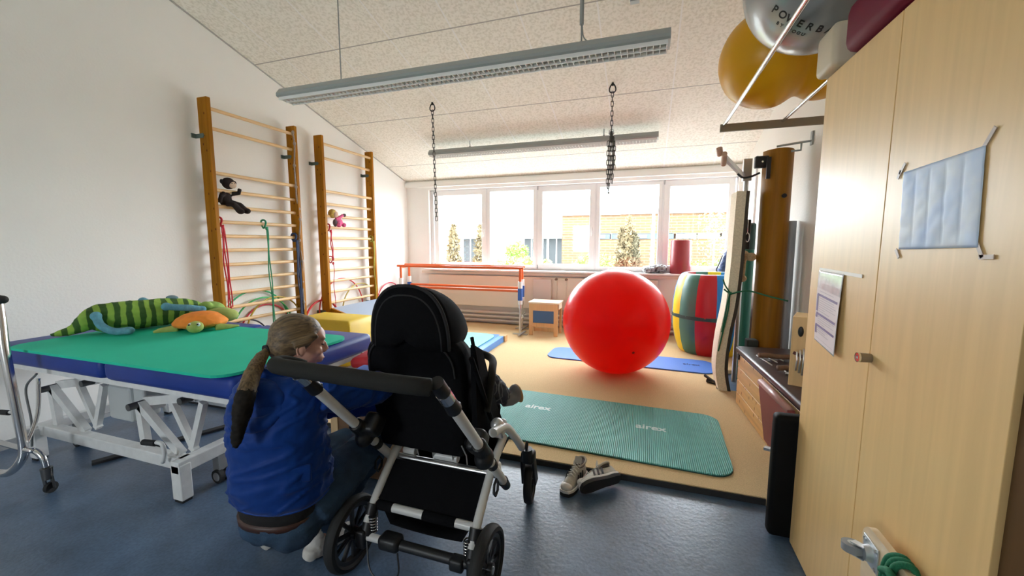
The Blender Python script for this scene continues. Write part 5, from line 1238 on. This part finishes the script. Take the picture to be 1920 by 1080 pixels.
# joints
Rsh, Lsh = V((-1.215, 1.215, .825)), V((-1.508, 1.165, .85))
Relb, Rhand = V((-1.125, 1.43, .765)), V((-1.10, 1.585, .775))
Lelb, Lhand = V((-1.37, 1.44, .66)), V((-1.16, 1.56, .64))
pel = V((-1.375, 1.185, .335))
Rhip, Lhip = pel+V((.09, .02, -.02)), pel+V((-.10, .02, -.02))
Rknee, Rank, Rtoe = V((-1.225, 1.615, .45)), V((-1.368, 1.315, .08)), V((-1.325, 1.455, .02))
Lknee, Lank, Ltoe = V((-1.47, 1.66, .36)), V((-1.62, 1.30, .07)), V((-1.60, 1.42, .02))
def arm(b, s0, e0, h0, rs): b.tube(catmull([s0, e0, h0], 4), rs, 14)
def hand(b, wr, tip, side, k=1.0):
    wr, tip = V(wr), V(tip); d = (tip-wr).normalized(); side = (V(side)-d*V(side).dot(d)).normalized(); n = d.cross(side)
    b.ell(wr+d*.045, (.042*k, .022*k, .05), frame(side, n)); 
    b.tube([wr-d*.01, wr+d*.02], [.026, .030], 12)
    for q in range(4):
        o_ = (q-1.5)*.019; L_ = [.068, .078, .074, .058][q]
        p0 = wr+d*.078+side*o_; b.tube([p0, p0+d*L_*.45-n*.006+side*o_*.15, p0+d*L_*.8-n*.022+side*o_*.2, p0+d*L_*.9-n*.036+side*o_*.2], [.0095, .0088, .008, .0068], 8)
    p0 = wr+d*.03+side*.034; b.tube([p0, p0+side*.024+d*.018-n*.01, p0+side*.03+d*.045-n*.018], [.012, .0105, .0085], 8)
b = B()
b.ell(pel, (.140, .112, .105)); b.ell(pel+V((.0, -.01, .22)), (.125, .09, .17)); b.ell(pel+V((.02, .0, .40)), (.135, .09, .14)); b.tube([neck+V((-.01, -.02, -.06)), neck+V((.0, .01, .02)), Hp(0, -.03, -.06)], [.062, .054, .052], 16)
b.tube([Lsh, neck+V((0, -.01, -.03)), Rsh], [.05, .05, .05], 12)
arm(b, Rsh, Relb, Rhand, [.040, .040, .039, .037, .036, .034, .032, .029, .026]); arm(b, Lsh, Lelb, Lhand, [.040, .040, .039, .037, .036, .034, .032, .029, .026])
hand(b, Rhand, Rhand+V((.05, .12, -.01)), (.9, -.4, .2)); hand(b, Lhand, Lhand+V((.10, .07, .0)), (.3, -.4, .9))
for hp, kn, an, to in ((Rhip, Rknee, Rank, Rtoe), (Lhip, Lknee, Lank, Ltoe)):
    b.tube([hp, hp+(kn-hp)*.5, kn], [.085, .075, .055], 16); b.tube([kn, kn+(an-kn)*.35, an], [.052, .052, .034], 16); b.tube([an+V((0, -.03, -.03)), (an+to)/2, to], [.036, .036, .028], 14)
# head and face
b.ell(Hp(0, -.012, .018), (.070, .090, .088), HR); b.ell(Hp(0, .022, -.035), (.056, .060, .066), HR)
b.tube([Hp(0, .060, -.088), Hp(0, .040, -.096)], [.021, .026], 12)
b.ell(Hp(0, .034, .032), (.058, .052, .046), HR); b.tube([Hp(0, .082, .008), Hp(0, .094, -.016), Hp(0, .099, -.026)], [.008, .0085, .0095], 10); b.ell(Hp(.009, .089, -.029), .0075, seg=10, rings=8); b.ell(Hp(-.009, .089, -.029), .0075, seg=10, rings=8)
for s_ in (-1, 1): b.ell(Hp(s_*.040, .058, -.024), (.022, .020, .022), HR); b.ell(Hp(s_*.030, .074, .030), (.022, .010, .008), HR); b.ell(Hp(s_*.030, .070, .010), (.016, .012, .012), HR)
b.ell(Hp(0, .072, -.060), (.030, .018, .022), HR); b.ell(Hp(0, .083, -.055), (.019, .0075, .005), HR); b.ell(Hp(0, .081, -.065), (.017, .008, .0055), HR)
for s_ in (-1, 1): b.ell(Hp(s_*.081, -.006, -.014), (.010, .018, .029), HR @ Matrix.Rotation(.15, 3, 'X'))
body = fuse(b.obj('body', mat('woman_skin', (.60, .33, .25), .5, noise_=(30, .10)), t), .005, 3)
b = B(); b.tube([Hp(-.018, .0845, -.0600), Hp(0, .0895, -.0600), Hp(.018, .0845, -.0600)], [.0025, .0035, .0025], 8); b.obj('lips', mat('lip_rose', (.42, .13, .12), .5), t, True)
for s_ in (-1, 1):
    b = B(); b.tube([Hp(s_*.044, .070, .006), Hp(s_*.032, .080, .001), Hp(s_*.019, .080, .003)], [.0022, .003, .002], 6); b.obj('eyelash', mat('lash_dark', (.05, .03, .02), .7), t, True)
    b = B(); b.tube([Hp(s_*.046, .068, .026), Hp(s_*.032, .079, .031), Hp(s_*.016, .084, .027)], [.0022, .003, .0022], 6); b.obj('eyebrow', mat('brow_brown', (.12, .07, .04), .8), t, True)
b = B()
b.tube([Hp(.090, -.006-.014*math.cos(a), -.010+.024*math.sin(a)) for a in [(-1.2+k*.27) for k in range(11)]], .0032, 8); b.obj('ear_rim', MATS['woman_skin'], t, True)
# hair
hm = mat('hair_brown', (.14, .085, .032), .55, noise_=(10, .1), sheen=.15); nt = hm.node_tree; bs = nt.nodes['Principled BSDF']
def strands(nt, fl_, a1, a2):
    tc = nt.nodes.new('ShaderNodeTexCoord'); cb = nt.nodes.new('ShaderNodeCombineXYZ'); nz = nt.nodes.new('ShaderNodeTexNoise'); nz.inputs['Scale'].default_value = 1.0; nz.inputs['Detail'].default_value = 3
    for i, (d_, k_) in enumerate(((fl_, 7), (a1, 130), (a2, 130))):
        q = nt.nodes.new('ShaderNodeVectorMath'); q.operation = 'DOT_PRODUCT'; q.inputs[1].default_value = tuple(V(d_)*k_); nt.links.new(tc.outputs['Object'], q.inputs[0]); nt.links.new(q.outputs['Value'], cb.inputs[i])
    nt.links.new(cb.outputs[0], nz.inputs['Vector']); return nz
fl_ = (-F*.9-U*.35).normalized(); nz = strands(nt, fl_, Sd, fl_.cross(Sd))
rr = nt.nodes.new('ShaderNodeValToRGB'); rr.color_ramp.elements[0].position = .33; rr.color_ramp.elements[0].color = (.05, .03, .012, 1); rr.color_ramp.elements[1].position = .7; rr.color_ramp.elements[1].color = (.22, .14, .06, 1)
nt.links.new(nz.outputs[0], rr.inputs[0]); nt.links.new(rr.outputs[0], bs.inputs['Base Color'])
bp = nt.nodes.new('ShaderNodeBump'); bp.inputs['Strength'].default_value = .5; bp.inputs['Distance'].default_value = .004; nt.links.new(nz.outputs[0], bp.inputs['Height']); nt.links.new(bp.outputs[0], bs.inputs['Normal'])
b = B(); b.ell(Hp(0, -.030, .030), (.083, .095, .090), HR, 32, 20); b.ell(Hp(0, -.006, .052), (.076, .074, .062), HR, 28, 16); b.ell(Hp(0, -.060, -.012), (.072, .066, .070), HR, 28, 16)
tie = D(503, 655, 1.585)
b.tube([Hp(0, -.09, -.02), tie], [.045, .020], 14)
for s_ in (-1, 1): b.tube([Hp(s_*.068, .050, .045), Hp(s_*.076, .02, .03), Hp(s_*.074, -.03, .0)], [.010, .018, .022], 10)
fuse(b.obj('hair', hm, t), .005, 4)
b = B(); b.tube([tie+(Hp(0, -.09, -.02)-tie).normalized()*.008, tie-(Hp(0, -.09, -.02)-tie).normalized()*.012], .021, 14); b.obj('hair_tie', BLACK, t, 'auto')
pp = [tie, D(488, 672, 1.545), D(474, 700, 1.47), D(461, 740, 1.41), D(452, 782, 1.385), D(444, 818, 1.375), D(440, 842, 1.37)]
cp_ = catmull(pp, 5); n_ = len(cp_)
prof = lambda f: (.014+.024*math.sin(min(1, f*1.5)*PI/2)-.036*max(0, f-.6)/.4)*.86
hm2 = mat('hair_ponytail', (.06, .036, .016), .6, noise_=(10, .1)); nt = hm2.node_tree; bs = nt.nodes['Principled BSDF']; nz = strands(nt, (.2, .3, .9), (1, 0, 0), (0, 1, -.3))
rr = nt.nodes.new('ShaderNodeValToRGB'); rr.color_ramp.elements[0].position = .33; rr.color_ramp.elements[0].color = (.05, .03, .012, 1); rr.color_ramp.elements[1].position = .7; rr.color_ramp.elements[1].color = (.22, .14, .06, 1); nt.links.new(nz.outputs[0], rr.inputs[0]); nt.links.new(rr.outputs[0], bs.inputs['Base Color'])
hm3 = mat('hair_tail_dark', (.012, .009, .006), .7, noise_=(60, .5), spec=.2)
def tail(i0, i1, name, m):
    b = B(); seg_ = cp_[i0:i1]; rs_ = [max(.002, prof(i/(n_-1))) for i in range(i0, i1)]
    b.tube(seg_, rs_, 16)
    for (a_, b_) in ((.010, .004), (-.010, -.002), (.003, .010)): b.tube([p+V((a_*math.sin((i+i0)*.3), b_, 0)) for i, p in enumerate(seg_)], [r_*.78 for r_ in rs_], 12)
    fuse(b.obj(name, m, t), .005, 2, .004, .03)
tail(0, n_//2+1, 'ponytail', hm2); tail(n_//2-1, n_, 'ponytail_end', hm3)
# jacket
JK = mat('blue_jacket', (.001, .036, .22), .55, spec=.15, noise_=(3, .12), bump=(700, .12), sheen=.1)
def ering(c, rx, ry, yaw=.10, n=28, tilt=0.0):
    c = V(c); return [c+Matrix.Rotation(yaw, 3, 'Z') @ V((rx*math.copysign(abs(math.cos(a))**.85, math.cos(a)), ry*math.copysign(abs(math.sin(a))**.85, math.sin(a)), tilt*math.cos(a))) for a in [2*PI*k/n for k in range(n)]]
b = B()
b.loft([ering((-1.365, 1.165, .395), .172, .142, .16), ering((-1.365, 1.160, .42), .186, .156, .16), ering((-1.360, 1.155, .50), .184, .154, .16), ering((-1.355, 1.150, .60), .176, .148, .16), ering((-1.355, 1.150, .70), .175, .144, .16), ering((-1.358, 1.160, .79), .178, .134, .16), ering((-1.362, 1.170, .85), .155, .110, .16), ering((-1.368, 1.178, .885), .105, .085, .16), ering((-1.372, 1.185, .90), .07, .07, .16)])
arm(b, Rsh+V((0, 0, -.01)), Relb, Rhand+V((0, -.01, 0)), [.084, .082, .078, .073, .068, .064, .060, .055, .050]); arm(b, Lsh+V((.01, 0, -.01)), Lelb, Lhand, [.082, .08, .075, .07, .066, .062, .058, .055, .050])
jk = b.obj('jacket', JK, t); fuse(jk, .0075, 4, .016, .085, fold=(.85, .25, .45))
# hood folded on the back
b = B(); hd = [Lsh+V((.05, .01, .04)), V((-1.47, 1.075, .80)), V((-1.42, 1.025, .755)), V((-1.34, 1.02, .745)), V((-1.26, 1.06, .775)), Rsh+V((-.04, -.04, .045))]
b.tube(catmull(hd, 5), [.018+.010*math.sin(PI*i/25) for i in range(26)], 12); b.ell((-1.365, 1.085, .825), (.125, .052, .070)); b.tube([V((-1.47, 1.14, .895)), V((-1.40, 1.12, .905)), V((-1.31, 1.16, .89))], .022, 10)
fuse(b.obj('hood', JK, t), .007, 5, .006, .07)
b = B(); b.box((-1.205, 1.085, .545), (.10, .018, .07), (.1, 0.05, .75), .008); b.obj('pocket_flap', JK, t, 'auto')
b = B(); b.tube([p+V((0, 0, .0)) for p in ering((-1.365, 1.165, .395), .171, .141, .16)], .006, 8, closed=True); b.obj('hem', mat('jacket_hem', (.004, .055, .32), .5), t, True)
b = B(); b.tube([Hp(-.04, -.06, -.10)+V((0, 0, 0)), neck+V((-.035, -.045, .02)), neck+V((0, -.06, .015)), neck+V((.05, -.04, .01)), neck+V((.07, .03, .01))], .024, 12); b.ell(neck+V((0, -.01, .0)), (.072, .066, .035)); fuse(b.obj('dark_collar', mat('collar_dark', (.008, .008, .010), .9), t), .006, 3)
# shirt hem and jeans
b = B(); b.loft([ering((-1.38, 1.17, .315), .155, .128, .16), ering((-1.38, 1.17, .36), .162, .134, .16), ering((-1.375, 1.17, .42), .16, .13, .16)]); b.obj('shirt', mat('shirt_black', (.012, .010, .010), .9), t, True)
b = B(); b.loft([ering((-1.385, 1.17, .302), .160, .134, .16), ering((-1.383, 1.17, .330), .163, .137, .16)]); b.obj('belt', mat('belt_brown', (.055, .02, .012), .5), t, True)
JN = mat('denim', (.026, .065, .125), .85, noise_=(7, .35), bump=(300, .3), col2=(.012, .03, .06))
b = B(); b.ell(pel+V((0, .0, -.045)), (.170, .145, .105)); b.ell(pel+V((-.07, -.04, -.07)), (.095, .095, .085)); b.ell(pel+V((.07, -.03, -.07)), (.095, .095, .085))
for hp, kn, an in ((Rhip, Rknee, Rank), (Lhip, Lknee, Lank)):
    b.tube(catmull([hp+V((0, 0, -.01)), hp+(kn-hp)*.5+V((0, 0, .01)), kn], 4), [.098, .098, .097, .094, .090, .086, .080, .075, .070], 18); b.tube(catmull([kn, kn+(an-kn)*.4, an+V((0, .02, .03))], 4), [.069, .07, .07, .069, .066, .062, .057, .053, .048], 18)
fuse(b.obj('jeans', JN, t), .008, 4, .010, .08)
b = B(); b.tube([Rank+V((0, .01, .05)), Rank, Rank+V((.01, -.02, -.045))], [.041, .042, .036], 14); b.tube([Rank+V((.01, -.02, -.042)), Rtoe+V((0, -.04, .016)), Rtoe+V((0, .02, .012))], [.038, .038, .026], 14); b.ell(Rank+V((.005, -.035, -.042)), (.036, .038, .034)); fuse(b.obj('sock', mat('white_sock', (.62, .60, .56), .9, noise_=(50, .12)), t), .006, 2, .005, .04)
b = B(); b.tube([Lank+V((0, -.04, -.03)), (Lank+Ltoe)/2+V((0, 0, -.012)), Ltoe+V((0, .02, .015))], [.042, .044, .032], 14); b.obj('sock', MATS['white_sock'], t, True)
